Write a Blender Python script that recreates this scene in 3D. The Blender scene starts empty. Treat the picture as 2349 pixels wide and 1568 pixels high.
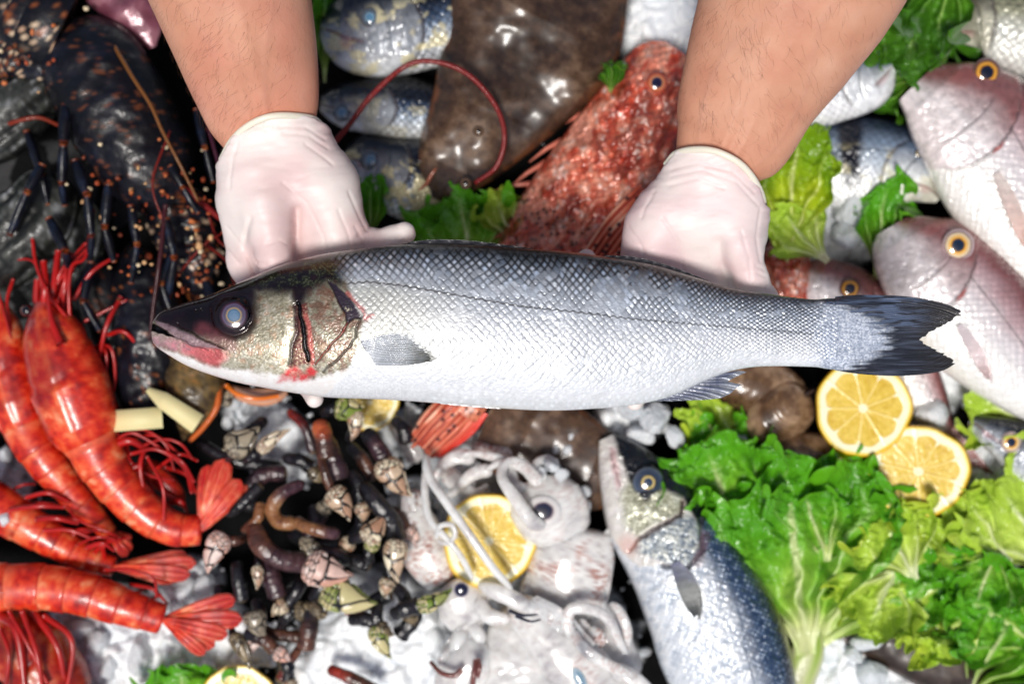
import bpy, math, random
import numpy as np

random.seed(7)
RNG = np.random.default_rng(7)
SC = bpy.context.scene
COL = SC.collection

# ------------------------------------------------------------------ camera, light, exposure
CAM_H = 1.0
cam_data = bpy.data.cameras.new("camera")
cam = bpy.data.objects.new("camera", cam_data)
COL.objects.link(cam)
cam.location = (0, 0, CAM_H)
cam.rotation_euler = (0, 0, 0)
cam_data.lens = 50
cam_data.sensor_width = 36
cam_data.clip_start = 0.02
cam_data.clip_end = 50
cam_data.dof.use_dof = True
cam_data.dof.focus_distance = CAM_H - 0.205
cam_data.dof.aperture_fstop = 3.9
cam_data.dof.aperture_blades = 9
SC.camera = cam

SUN_EL, SUN_AZ = math.radians(70), math.radians(200)      # azimuth clockwise from +Y
world = bpy.data.worlds.new("World")
SC.world = world
world.use_nodes = True
wn = world.node_tree.nodes
wl = world.node_tree.links
wn.clear()
sky = wn.new("ShaderNodeTexSky")
sky.sky_type = 'NISHITA'
sky.sun_disc = False
sky.sun_elevation = SUN_EL
sky.sun_rotation = SUN_AZ
sky.air_density = 0.8
sky.dust_density = 3.0
sky.ozone_density = 0.5
bg = wn.new("ShaderNodeBackground")
bg.inputs["Strength"].default_value = 0.075
wo = wn.new("ShaderNodeOutputWorld")
wl.new(sky.outputs[0], bg.inputs[0])
wl.new(bg.outputs[0], wo.inputs[0])

sun_data = bpy.data.lights.new("sun", 'SUN')
sun = bpy.data.objects.new("sun", sun_data)
COL.objects.link(sun)
sun_data.energy = 2.75
sun_data.angle = math.radians(14)
sun_data.color = (1.0, 0.965, 0.92)
_d = (math.sin(SUN_AZ) * math.cos(SUN_EL), math.cos(SUN_AZ) * math.cos(SUN_EL), math.sin(SUN_EL))
import mathutils
sun.rotation_euler = mathutils.Vector(_d).to_track_quat('Z', 'Y').to_euler()
sun.location = (_d[0] * 3, _d[1] * 3, _d[2] * 3)

SC.view_settings.view_transform = 'Standard'
SC.view_settings.look = 'None'
SC.view_settings.gamma = 1
SC.view_settings.exposure = 0.12
try:
    SC.view_settings.use_curve_mapping = False
except Exception:
    pass
SC.render.engine = 'CYCLES'
SC.cycles.use_denoising = True
SC.cycles.max_bounces = 8
SC.cycles.transmission_bounces = 6
SC.cycles.caustics_reflective = False
SC.cycles.caustics_refractive = False

# ------------------------------------------------------------------ plane units -> metres
KP = 0.72 / 2349.0


def W(px, py, z=0.0):
    """point above the counter: px, py in the drawing grid (2349 x 1568), z in metres"""
    px, py, z = np.broadcast_arrays(np.asarray(px, float), np.asarray(py, float), np.asarray(z, float))
    return np.stack([(px - 1174.5) * KP * (CAM_H - z), (784 - py) * KP * (CAM_H - z), z], -1)


def S(n, z=0.0):
    return n * KP * (CAM_H - z)


def c(r, g, b):
    v = np.array([r, g, b], float) / 255
    return np.where(v <= 0.04045, v / 12.92, ((v + 0.055) / 1.055) ** 2.4)


def sm(a, b, x):
    t = np.clip((x - a) / (b - a), 0, 1)
    return t * t * (3 - 2 * t)


def mixc(A, B, m):
    m = np.asarray(m)[..., None]
    return A * (1 - m) + B * m


def ramp(x, stops):
    xs = [s[0] for s in stops]
    cs = np.array([s[1] for s in stops])
    return np.stack([np.interp(x, xs, cs[:, k]) for k in range(3)], -1)


# ------------------------------------------------------------------ noise
def _hash(ix, iy, iz, seed):
    n = (ix.astype(np.int64) * 374761393 + iy.astype(np.int64) * 668265263 + iz.astype(np.int64) * 1274126177 + seed * 974634777) & 0xFFFFFFFF
    n = ((n ^ (n >> 13)) * 1103515245) & 0xFFFFFFFF
    n = ((n ^ (n >> 16)) * 2246822519) & 0xFFFFFFFF
    n = n ^ (n >> 15)
    return (n & 0xFFFFFF) / float(0xFFFFFF)


def noise(x, y, z=0.0, seed=0):
    x, y, z = np.broadcast_arrays(np.asarray(x, float), np.asarray(y, float), np.asarray(z, float))
    ix, iy, iz = np.floor(x).astype(np.int64), np.floor(y).astype(np.int64), np.floor(z).astype(np.int64)
    fx, fy, fz = x - ix, y - iy, z - iz
    fx, fy, fz = [f * f * (3 - 2 * f) for f in (fx, fy, fz)]
    r = 0
    for dx in (0, 1):
        for dy in (0, 1):
            for dz in (0, 1):
                r = r + _hash(ix + dx, iy + dy, iz + dz, seed) * (fx if dx else 1 - fx) * (fy if dy else 1 - fy) * (fz if dz else 1 - fz)
    return r


def fbm(x, y, z=0.0, seed=0, o=4):
    r, a, t = 0, 1.0, 0
    for k in range(o):
        r = r + a * noise(np.asarray(x) * 2 ** k, np.asarray(y) * 2 ** k, np.asarray(z) * 2 ** k, seed + k * 17)
        t += a
        a *= 0.5
    return r / t


def voro(x, y, seed=0, jit=0.9):
    """F1, F2, cell random"""
    ix, iy = np.floor(x).astype(np.int64), np.floor(y).astype(np.int64)
    f1 = np.full(x.shape, 9.0); f2 = np.full(x.shape, 9.0); cid = np.zeros(x.shape)
    z0 = np.zeros_like(ix)
    for dx in (-1, 0, 1):
        for dy in (-1, 0, 1):
            cx = ix + dx + 0.5 + jit * (_hash(ix + dx, iy + dy, z0, seed) - 0.5)
            cy = iy + dy + 0.5 + jit * (_hash(ix + dx, iy + dy, z0, seed + 5) - 0.5)
            d = np.hypot(x - cx, y - cy)
            r = _hash(ix + dx, iy + dy, z0, seed + 9)
            n = d < f1
            f2 = np.where(n, f1, np.minimum(f2, d))
            cid = np.where(n, r, cid)
            f1 = np.where(n, d, f1)
    return f1, f2, cid


# ------------------------------------------------------------------ curves in the plane
def spline(pts, n):
    p = np.array(pts, float)
    if len(p) == 2:
        t = np.linspace(0, 1, n)[:, None]
        return p[0] * (1 - t) + p[1] * t
    q = np.vstack([2 * p[0] - p[1], p, 2 * p[-1] - p[-2]])
    out = []
    for i in range(1, len(q) - 2):
        t = np.linspace(0, 1, 24, endpoint=False)[:, None]
        a, b, cc, d = q[i - 1], q[i], q[i + 1], q[i + 2]
        out.append(0.5 * (2 * b + (cc - a) * t + (2 * a - 5 * b + 4 * cc - d) * t ** 2 + (3 * b - a - 3 * cc + d) * t ** 3))
    out.append(p[-1:])
    o = np.vstack(out)
    l = np.r_[0, np.cumsum(np.linalg.norm(np.diff(o, axis=0), axis=1))]
    tt = np.linspace(0, l[-1], n)
    return np.stack([np.interp(tt, l, o[:, k]) for k in range(p.shape[1])], -1)


def dline(x, y, pts):
    """distance to a polyline"""
    d = np.full(np.shape(x), 1e9)
    for (x0, y0), (x1, y1) in zip(pts[:-1], pts[1:]):
        vx, vy = x1 - x0, y1 - y0
        t = np.clip(((x - x0) * vx + (y - y0) * vy) / (vx * vx + vy * vy + 1e-12), 0, 1)
        d = np.minimum(d, np.hypot(x - x0 - t * vx, y - y0 - t * vy))
    return d


def inpoly(x, y, pts, soft=3.0):
    """1 inside, soft edge"""
    d = dline(x, y, list(pts) + [pts[0]])
    ins = np.zeros(np.shape(x), bool)
    n = len(pts)
    for i in range(n):
        x0, y0 = pts[i]; x1, y1 = pts[(i + 1) % n]
        if y0 == y1:
            continue
        k = ((y0 > y) != (y1 > y)) & (x < (x1 - x0) * (y - y0) / (y1 - y0) + x0)
        ins ^= k
    sd = np.where(ins, d, -d)
    return sm(-soft, soft, sd)


# ------------------------------------------------------------------ objects
ORIGIN = {}


def thing(name, label, cat, loc, group=None):
    o = bpy.data.objects.new(name, None)
    o.empty_display_size = 0.01
    COL.objects.link(o)
    loc = [float(v) for v in loc]
    o.location = loc
    ORIGIN[o.name] = np.array(loc)
    o['label'] = label
    o['category'] = cat
    if group:
        o['group'] = group
    return o


def mesh(name, V, F, mat, parent=None, col=None, smooth=True, rough=None):
    V = np.asarray(V, float).reshape(-1, 3)
    org = np.zeros(3)
    if parent is not None:
        org = ORIGIN[parent.name]
    V = V - org
    me = bpy.data.meshes.new(name)
    if isinstance(F, np.ndarray):
        F = [F]
    n = len(V)
    me.vertices.add(n)
    me.vertices.foreach_set("co", V.astype(np.float32).ravel())
    loops = np.concatenate([f.ravel() for f in F]).astype(np.int32)
    sizes = np.concatenate([np.full(len(f), f.shape[1]) for f in F]).astype(np.int32)
    starts = np.r_[0, np.cumsum(sizes)[:-1]].astype(np.int32)
    me.loops.add(len(loops))
    me.loops.foreach_set("vertex_index", loops)
    me.polygons.add(len(sizes))
    me.polygons.foreach_set("loop_start", starts)
    me.polygons.foreach_set("loop_total", sizes)
    me.polygons.foreach_set("use_smooth", np.full(len(sizes), smooth))
    me.update(calc_edges=True)
    me.validate()
    if col is not None:
        col = np.asarray(col, float)
        if col.ndim == 1:
            col = np.broadcast_to(col, (n, 3))
        a = me.color_attributes.new("Col", 'FLOAT_COLOR', 'POINT')
        buf = np.ones((n, 4), np.float32)
        buf[:, :3] = np.clip(col.reshape(-1, 3), 0, 1)
        if rough is not None:
            buf[:, 3] = np.clip(np.ravel(rough), 0.02, 1)
        else:
            buf[:, 3] = 0.5
        a.data.foreach_set("color", buf.ravel())
    me.materials.append(mat)
    o = bpy.data.objects.new(name, me)
    COL.objects.link(o)
    if parent is not None:
        o.parent = parent
    ORIGIN[o.name] = org
    return o


def gridf(nu, nv, cu=False, cv=False, off=0):
    i = np.arange(nu if cu else nu - 1)
    j = np.arange(nv if cv else nv - 1)
    I, J = np.meshgrid(i, j, indexing='ij')
    I2, J2 = (I + 1) % nu, (J + 1) % nv
    return np.stack([I * nv + J, I2 * nv + J, I2 * nv + J2, I * nv + J2], -1).reshape(-1, 4) + off


def top_mesh(name, label, cat, V, F, mat, group=None, **k):
    """a thing that is a single mesh, origin at its own base"""
    V = np.asarray(V, float).reshape(-1, 3)
    o0 = np.array([V[:, 0].mean(), V[:, 1].mean(), V[:, 2].min()])
    o = mesh(name, V - o0, F, mat, **k)
    o.location = [float(v) for v in o0]
    ORIGIN[o.name] = o0
    if label: o['label'] = label
    if cat: o['category'] = cat
    if group: o['group'] = group
    return o


# ------------------------------------------------------------------ materials
def material(name, base=None, rough=0.4, metal=0.0, coat=0.0, coat_rough=0.08, sss=0.0, sss_r=(1, 0.4, 0.3), sss_scale=0.005,
             bump=0.0, bump_scale=300.0, bump_dist=0.001, trans=0.0, ior=1.45, mottle=0.0, mottle_scale=60.0, rough_var=0.0,
             spec=0.5, translucent=0.0, vrough=False, metal_col=False, alpha=1.0, bump_detail=4.0, stretch=None):
    m = bpy.data.materials.new(name)
    m.use_nodes = True
    nt = m.node_tree
    N, L = nt.nodes, nt.links
    b = N["Principled BSDF"]
    out = N["Material Output"]
    tc = N.new("ShaderNodeTexCoord")
    vec = tc.outputs["Object"]
    if stretch:
        mp = N.new("ShaderNodeMapping"); mp.inputs["Scale"].default_value = stretch
        L.new(vec, mp.inputs["Vector"]); vec = mp.outputs[0]
    if base is None:
        at = N.new("ShaderNodeAttribute"); at.attribute_name = "Col"
        src = at.outputs["Color"]
    else:
        rgb = N.new("ShaderNodeRGB"); rgb.outputs[0].default_value = (*[float(v) for v in base], 1)
        src = rgb.outputs[0]
    if mottle:
        nz = N.new("ShaderNodeTexNoise"); nz.inputs["Scale"].default_value = mottle_scale; nz.inputs["Detail"].default_value = 6
        L.new(vec, nz.inputs["Vector"])
        mr = N.new("ShaderNodeMapRange"); mr.inputs[1].default_value = 0.3; mr.inputs[2].default_value = 0.7
        mr.inputs[3].default_value = 1 - mottle; mr.inputs[4].default_value = 1 + mottle * 0.6
        L.new(nz.outputs[0], mr.inputs[0])
        vm = N.new("ShaderNodeVectorMath"); vm.operation = 'SCALE'
        L.new(src, vm.inputs[0]); L.new(mr.outputs[0], vm.inputs["Scale"])
        src = vm.outputs[0]
    L.new(src, b.inputs["Base Color"])
    b.inputs["Roughness"].default_value = rough
    b.inputs["Metallic"].default_value = metal
    b.inputs["IOR"].default_value = ior
    b.inputs["Specular IOR Level"].default_value = spec
    if coat:
        b.inputs["Coat Weight"].default_value = coat
        b.inputs["Coat Roughness"].default_value = coat_rough
    if sss:
        b.inputs["Subsurface Weight"].default_value = sss
        b.inputs["Subsurface Radius"].default_value = sss_r
        b.inputs["Subsurface Scale"].default_value = sss_scale
    if alpha < 1:
        b.inputs["Alpha"].default_value = alpha
    if trans:
        b.inputs["Transmission Weight"].default_value = trans
    if vrough and base is None:
        L.new(at.outputs["Alpha"], b.inputs["Roughness"])
    elif rough_var:
        n2 = N.new("ShaderNodeTexNoise"); n2.inputs["Scale"].default_value = bump_scale * 0.3; n2.inputs["Detail"].default_value = 3
        L.new(vec, n2.inputs["Vector"])
        m2 = N.new("ShaderNodeMapRange"); m2.inputs[1].default_value = 0.3; m2.inputs[2].default_value = 0.7
        m2.inputs[3].default_value = max(0.02, rough - rough_var); m2.inputs[4].default_value = min(1, rough + rough_var)
        L.new(n2.outputs[0], m2.inputs[0]); L.new(m2.outputs[0], b.inputs["Roughness"])
    if bump:
        n3 = N.new("ShaderNodeTexNoise"); n3.inputs["Scale"].default_value = bump_scale; n3.inputs["Detail"].default_value = bump_detail
        L.new(vec, n3.inputs["Vector"])
        bp = N.new("ShaderNodeBump"); bp.inputs["Strength"].default_value = bump; bp.inputs["Distance"].default_value = bump_dist
        L.new(n3.outputs[0], bp.inputs["Height"])
        L.new(bp.outputs[0], b.inputs["Normal"])
        if coat:
            L.new(bp.outputs[0], b.inputs["Coat Normal"])
    if translucent:
        tr = N.new("ShaderNodeBsdfTranslucent")
        L.new(src, tr.inputs[0])
        mx = N.new("ShaderNodeMixShader"); mx.inputs[0].default_value = translucent
        L.new(b.outputs[0], mx.inputs[1]); L.new(tr.outputs[0], mx.inputs[2])
        L.new(mx.outputs[0], out.inputs[0])
    return m


# ------------------------------------------------------------------ lofted bodies
def tube(path, rw, rh=None, seg=16, caps=True, up=None):
    """closed tube along a 3-D path. rw sideways radius, rh upward radius. returns V,F,s,theta (theta=pi/2 is up)"""
    P = np.asarray(path, float)
    n = len(P)
    rw = np.broadcast_to(np.asarray(rw, float), (n,)).copy()
    rh = rw if rh is None else np.broadcast_to(np.asarray(rh, float), (n,)).copy()
    T = np.gradient(P, axis=0)
    T /= np.linalg.norm(T, axis=1)[:, None] + 1e-12
    up = np.array([0, 0, 1.0]) if up is None else np.asarray(up, float)
    side = np.cross(T, up)
    ln = np.linalg.norm(side, axis=1)
    side = np.where(ln[:, None] > 1e-3, side, np.array([1.0, 0, 0]))
    side /= np.linalg.norm(side, axis=1)[:, None]
    for i in range(1, n):
        if np.dot(side[i], side[i - 1]) < 0:
            side[i] = -side[i]
    upv = np.cross(side, T)
    th = np.linspace(0, 2 * math.pi, seg, endpoint=False)
    V = P[:, None] + rw[:, None, None] * np.cos(th)[None, :, None] * side[:, None] + rh[:, None, None] * np.sin(th)[None, :, None] * upv[:, None]
    F = [gridf(n, seg, False, True)]
    V = V.reshape(-1, 3)
    s = np.repeat(np.linspace(0, 1, n), seg)
    t = np.tile(th, n)
    if caps:
        V = np.vstack([V, P[:1], P[-1:]])
        k = n * seg
        j = np.arange(seg)
        F.append(np.stack([np.full(seg, k), (j + 1) % seg, j], -1))
        F.append(np.stack([np.full(seg, k + 1), (n - 1) * seg + j, (n - 1) * seg + (j + 1) % seg], -1))
        s = np.r_[s, 0, 1]; t = np.r_[t, 0, 0]
    return V, F, s, t


def bulb(n, r0, r1, e0=0.15, e1=0.15):
    """radius profile with rounded ends"""
    s = np.linspace(0, 1, n)
    r = r0 + (r1 - r0) * s
    a = np.clip(s / max(e0, 1e-6), 0, 1); b = np.clip((1 - s) / max(e1, 1e-6), 0, 1)
    return r * np.sqrt(np.clip(1 - (1 - a) ** 2, 0.0004, 1)) * np.sqrt(np.clip(1 - (1 - b) ** 2, 0.0004, 1))


def merge(parts):
    Vs, quads, tris, extra, off = [], [], [], [], 0
    for p in parts:
        V, F = p[0], p[1]
        if isinstance(F, np.ndarray):
            F = [F]
        Vs.append(np.asarray(V).reshape(-1, 3))
        for f in F:
            (quads if f.shape[1] == 4 else tris).append(f + off)
        off += len(Vs[-1])
        extra.append(p[2] if len(p) > 2 else None)
    F = []
    if quads: F.append(np.vstack(quads))
    if tris: F.append(np.vstack(tris))
    C = None
    if extra[0] is not None:
        C = np.vstack([np.broadcast_to(e, (len(v), 3)) for e, v in zip(extra, Vs)])
    return np.vstack(Vs), F, C


def pxpath(pts, n):
    """pts (px,py,z) -> smooth world path"""
    p = spline(pts, n)
    return W(p[:, 0], p[:, 1], p[:, 2])


# ------------------------------------------------------------------ fish body
class Body:
    """flattened fish body lying on its side. axis in plane units, prof rows (s, dorsal, ventral)"""

    def __init__(self, axis, prof, zc, thick, side=1, nu=300, nv=120, nb=16, power=0.8, zaxis=None):
        self.nu, self.nv = nu, nv
        A = spline(axis, nu)
        self.A = A
        T = np.gradient(A, axis=0); T /= np.linalg.norm(T, axis=1)[:, None]
        self.N = np.stack([T[:, 1], -T[:, 0]], -1) * side
        self.s = np.linspace(0, 1, nu)
        pr = np.array(prof, float)
        sp = spline(pr, 400)
        o = np.argsort(sp[:, 0])
        self.top = np.interp(self.s, sp[o, 0], sp[o, 1]); self.bot = np.interp(self.s, sp[o, 0], sp[o, 2])
        self.L = np.linalg.norm(np.diff(A, axis=0), axis=1).sum()
        th = np.array(thick, float)
        self.th = np.interp(self.s, th[:, 0], th[:, 1])          # px half thickness
        self.zc = zc if np.ndim(zc) else np.full(nu, float(zc))
        if np.ndim(zc):
            zz = np.array(zc, float); self.zc = np.interp(self.s, zz[:, 0], zz[:, 1])
        self.power = power
        ph = np.linspace(-math.pi / 2, math.pi / 2, nv)
        ph2 = np.linspace(math.pi / 2, 3 * math.pi / 2, nb + 2)[1:-1]
        self.phi = np.r_[ph, ph2]
        self.n_all = len(self.phi)

    def pos(self, s, t):
        """plane position and height on the upper surface; t -1 belly .. 1 back"""
        s = np.asarray(s, float); t = np.asarray(t, float)
        ax = np.interp(s, self.s, self.A[:, 0]); ay = np.interp(s, self.s, self.A[:, 1])
        nx = np.interp(s, self.s, self.N[:, 0]); ny = np.interp(s, self.s, self.N[:, 1])
        a = np.interp(s, self.s, self.top); b = np.interp(s, self.s, self.bot)
        q = (a - b) / 2 + (a + b) / 2 * t
        z = np.interp(s, self.s, self.zc) + np.interp(s, self.s, self.th) * KP * np.sqrt(np.clip(1 - t * t, 0, 1)) ** (2 * self.power / 2)
        return ax + nx * q, ay + ny * q, z

    def build(self, name, mat, parent, paint):
        ph = self.phi[None, :]
        t = np.sin(ph) * np.ones((self.nu, 1))
        co = np.cos(ph)
        a, b = self.top[:, None], self.bot[:, None]
        q = (a - b) / 2 + (a + b) / 2 * t
        x = self.A[:, :1] + self.N[:, :1] * q
        y = self.A[:, 1:] + self.N[:, 1:] * q
        z = self.zc[:, None] + self.th[:, None] * KP * np.sign(co) * np.abs(co) ** self.power
        S_ = self.s[:, None] * np.ones_like(t)
        front = (co > -1e-6) * np.ones_like(t)
        r = paint(S_, t, q, x, y, front)
        col, dz = r[0], r[1]
        rough = r[2] if len(r) > 2 else None
        z = z + dz * np.where(front > 0, 1, -1)
        V = W(x, y, z)
        F = [gridf(self.nu, self.n_all, False, True)]
        # end caps
        V = V.reshape(-1, 3)
        j = np.arange(self.n_all)
        V = np.vstack([V, V[:self.n_all].mean(0), V[-self.n_all:].mean(0)])
        k = self.nu * self.n_all
        F.append(np.stack([np.full(self.n_all, k), (j + 1) % self.n_all, j], -1))
        F.append(np.stack([np.full(self.n_all, k + 1), (self.nu - 1) * self.n_all + j, (self.nu - 1) * self.n_all + (j + 1) % self.n_all], -1))
        C = col.reshape(-1, 3)
        C = np.vstack([C, C[0], C[-1]])
        if rough is not None:
            rough = np.r_[np.ravel(rough), 0.4, 0.4]
        return mesh(name, V, F, mat, parent, col=C, rough=rough)


def scales(a, b, seed=1):
    """staggered lattice: returns edge distance (0 edge..1 centre), lx, ly local, random per scale"""
    u, v = a + b, a - b
    iu, iv = np.floor(u), np.floor(v)
    fu, fv = u - iu - 0.5, v - iv - 0.5
    r = _hash(iu.astype(np.int64), iv.astype(np.int64), np.zeros_like(iu, dtype=np.int64), seed)
    r2 = _hash(iu.astype(np.int64), iv.astype(np.int64), np.ones_like(iu, dtype=np.int64), seed)
    e = 1 - 0.8 * np.maximum(np.abs(fu), np.abs(fv)) - 1.2 * np.hypot(fu, fv) * 0.92
    return e, (fu + fv), (fu - fv), r, r2


def coons(base, tip, e0, e1, na, nb):
    """patch from four plane curves; base a=0..1 at b=0, tip at b=1, e0 at a=0, e1 at a=1"""
    B, Tn, E0, E1 = spline(base, na), spline(tip, na), spline(e0, nb), spline(e1, nb)
    a = np.linspace(0, 1, na)[:, None, None]; b = np.linspace(0, 1, nb)[None, :, None]
    P = (1 - b) * B[:, None] + b * Tn[:, None] + (1 - a) * E0[None] + a * E1[None]
    P = P - ((1 - a) * (1 - b) * B[0] + a * (1 - b) * B[-1] + (1 - a) * b * Tn[0] + a * b * Tn[-1])
    return P, a[..., 0] * np.ones((na, nb)), b[..., 0] * np.ones((na, nb))


def fin(name, base, tip, e0, e1, z, mat, parent, paint, rays=20, na=120, nb=40, ragged=0.0, relief=0.0004, curl=0.0, seed=3, thick=0.0006):
    P, a, b = coons(base, tip, e0, e1, na, nb)
    if ragged:
        k = (noise(a[:, :1] * rays * 1.3, 0 * a[:, :1], 0, seed) - 0.35) * ragged
        Bc = P[:, :1]
        P = Bc + (P - Bc) * (1 - k[..., None] * b[..., None] ** 2)
    ray = np.sin(a * rays * 2 * math.pi)
    zz = z(a, b) if callable(z) else z
    zt = zz + relief * ray * b + curl * b ** 2
    col = paint(a, b, ray, P[..., 0], P[..., 1])
    V1 = W(P[..., 0], P[..., 1], zt + thick / 2); V2 = W(P[..., 0], P[..., 1], zt - thick / 2)
    F1 = gridf(na, nb); F2 = gridf(na, nb, off=na * nb)[:, ::-1]
    # rim
    idx = np.arange(na * nb).reshape(na, nb)
    rim = np.r_[idx[0, :], idx[1:, -1], idx[-1, -2::-1], idx[-2:0:-1, 0]]
    r2 = np.roll(rim, -1)
    FR = np.stack([rim, r2, r2 + na * nb, rim + na * nb], -1)[:, ::-1]
    V = np.vstack([V1.reshape(-1, 3), V2.reshape(-1, 3)])
    C = np.vstack([col.reshape(-1, 3)] * 2)
    return mesh(name, V, [F1[:, ::-1], F2[:, ::-1], FR[:, ::-1]], mat, parent, col=C)


def eye(parent, px, py, r, z, rings, mat, h=0.45, sx=1.0, rot=0.0, name='eye', noise_amt=0.1, n=40, m=48):
    """domed eye. rings: list (radius fraction, colour)"""
    rr = np.linspace(0.001, 1, n)[:, None]; th = np.linspace(0, 2 * math.pi, m, endpoint=False)[None, :]
    x = rr * np.cos(th) * sx; y = rr * np.sin(th)
    xr = x * math.cos(rot) - y * math.sin(rot); yr = x * math.sin(rot) + y * math.cos(rot)
    R = S(r, z)
    zz = z + R * h * (np.sqrt(np.clip(1 - (rr * 0.97) ** 2, 0, 1)) - 0.35) * np.ones_like(th)
    V = W(px + xr * r, py + yr * r, zz)
    rj = rr * np.ones_like(th) + 0.05 * rr * (noise(np.cos(th) * 3 + 5, np.sin(th) * 3 + 5, rr * 0, 4) - 0.5) * np.ones_like(rr)
    C = ramp(rj, rings) * (1 + noise_amt * (fbm(x * 7 + 9, y * 7 + 9, 0, 8)[..., None] - 0.5) * 2)
    return mesh(name, V, gridf(n, m, False, True), mat, parent, col=C.reshape(-1, 3))


# ------------------------------------------------------------------ implicit surfaces (surface nets)
def surface_nets(D, org, h):
    nx, ny, nz = D.shape
    ins = D < 0
    cs = [(i, j, k) for i in (0, 1) for j in (0, 1) for k in (0, 1)]
    sl = lambda a, i, j, k: a[i:nx - 1 + i, j:ny - 1 + j, k:nz - 1 + k]
    cnt = sum(sl(ins, *q).astype(np.int8) for q in cs)
    act = (cnt > 0) & (cnt < 8)
    ids = np.full(act.shape, -1, np.int64)
    ii = np.argwhere(act)
    ids[act] = np.arange(len(ii))
    acc = np.zeros((len(ii), 3)); n = np.zeros(len(ii))
    for a in cs:
        for ax in range(3):
            if a[ax]:
                continue
            b = list(a); b[ax] = 1
            da = D[ii[:, 0] + a[0], ii[:, 1] + a[1], ii[:, 2] + a[2]]
            db = D[ii[:, 0] + b[0], ii[:, 1] + b[1], ii[:, 2] + b[2]]
            x = (da < 0) != (db < 0)
            t = np.where(x, da / np.where(np.abs(da - db) < 1e-12, 1, da - db), 0)
            p = np.array(a, float)[None] + 0 * acc
            p[:, ax] += t
            acc += np.where(x[:, None], p, 0); n += x
    V = (ii + acc / n[:, None]) * h + np.array(org)
    quads = []
    for ax in range(3):
        o1, o2 = [(1, 2), (2, 0), (0, 1)][ax]
        A = np.moveaxis(ins, ax, 0)
        ch = A[:-1] != A[1:]
        ch = np.moveaxis(ch, 0, ax)
        e = np.argwhere(ch)
        e = e[(e[:, o1] > 0) & (e[:, o2] > 0) & (e[:, o1] < D.shape[o1] - 1) & (e[:, o2] < D.shape[o2] - 1)]
        q = []
        for d1, d2 in ((1, 1), (0, 1), (0, 0), (1, 0)):
            f = e.copy(); f[:, o1] -= d1; f[:, o2] -= d2
            q.append(ids[f[:, 0], f[:, 1], f[:, 2]])
        q = np.stack(q, -1)
        fl = ins[e[:, 0], e[:, 1], e[:, 2]]
        q = np.where(fl[:, None], q, q[:, ::-1])
        quads.append(q)
    Q = np.vstack(quads)
    Q = Q[(Q >= 0).all(1)]
    return V, Q


def cap_sdf(X, Y, Z, a, b, ra, rb):
    a = np.array(a); b = np.array(b); v = b - a
    t = np.clip(((X - a[0]) * v[0] + (Y - a[1]) * v[1] + (Z - a[2]) * v[2]) / (v @ v + 1e-12), 0, 1)
    return np.sqrt((X - a[0] - t * v[0]) ** 2 + (Y - a[1] - t * v[1]) ** 2 + (Z - a[2] - t * v[2]) ** 2) - (ra + (rb - ra) * t)


def smin(a, b, k):
    h = np.clip(0.5 + 0.5 * (b - a) / k, 0, 1)
    return b + (a - b) * h - k * h * (1 - h)


def vnormals(V, Q):
    n = np.zeros_like(V)
    fn = np.cross(V[Q[:, 1]] - V[Q[:, 0]], V[Q[:, 2]] - V[Q[:, 0]])
    for k in range(Q.shape[1]):
        np.add.at(n, Q[:, k], fn)
    return n / (np.linalg.norm(n, axis=1)[:, None] + 1e-12)

# ------------------------------------------------------------------ shared materials
M_fish = material('fish_skin', rough=0.3, metal=0.3, coat=0.45, coat_rough=0.1, vrough=True, bump=0.25, bump_scale=900, bump_dist=0.0004)
M_fish_wet = material('wet_fish_skin', rough=0.3, metal=0.15, coat=0.6, coat_rough=0.12, vrough=True, bump=0.3, bump_scale=350, bump_dist=0.0006)
M_flat = material('flatfish_skin', rough=0.35, coat=0.5, coat_rough=0.16, vrough=True, bump=0.12, bump_scale=160, bump_dist=0.0006)
M_fin = material('fin_membrane', rough=0.25, metal=0.1, coat=0.7, coat_rough=0.05, bump=0.3, bump_scale=500, bump_dist=0.0006)
M_eye = material('wet_eye', rough=0.12, coat=1.0, coat_rough=0.02)


def bass_body_paint(tt, e, ed, r1, r2, gain=1.0):
    """colour of a silver bass flank, scale glints painted in. tt 0 back .. 1 belly, e scale centre 0..1"""
    base = ramp(tt, [(0, c(14, 15, 18)), (0.03, c(30, 33, 38)), (0.07, c(84, 90, 98)), (0.13, c(126, 133, 142)), (0.2, c(154, 161, 170)), (0.29, c(176, 183, 192)),
                     (0.4, c(190, 196, 204)), (0.5, c(206, 210, 216)), (0.66, c(214, 218, 223)), (0.78, c(219, 223, 227)), (0.9, c(227, 230, 234)), (1, c(228, 232, 235))])
    dark = sm(0.42, 0.02, tt)
    line = sm(0.42 * dark + 0.3 * (1 - dark), 0.0, e)
    amt = 0.86 * dark + 0.24 * (1 - dark) * sm(0.92, 0.6, tt)
    base = base * (1 - amt * line)[..., None]
    hi = sm(0.25, 0.8, e) * (0.1 + 2.6 * r1 ** 1.5)  # bright glints painted on the scale centres, strongest on the back
    base = base * (1 + hi * (0.08 + 1.0 * dark))[..., None]
    tint = mixc(np.array([1.0, 1.0, 1.0]), np.array([0.86, 0.97, 1.12]), sm(0.3, 0.9, r2) * 0.8 * dark)
    return base * tint * gain


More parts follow.
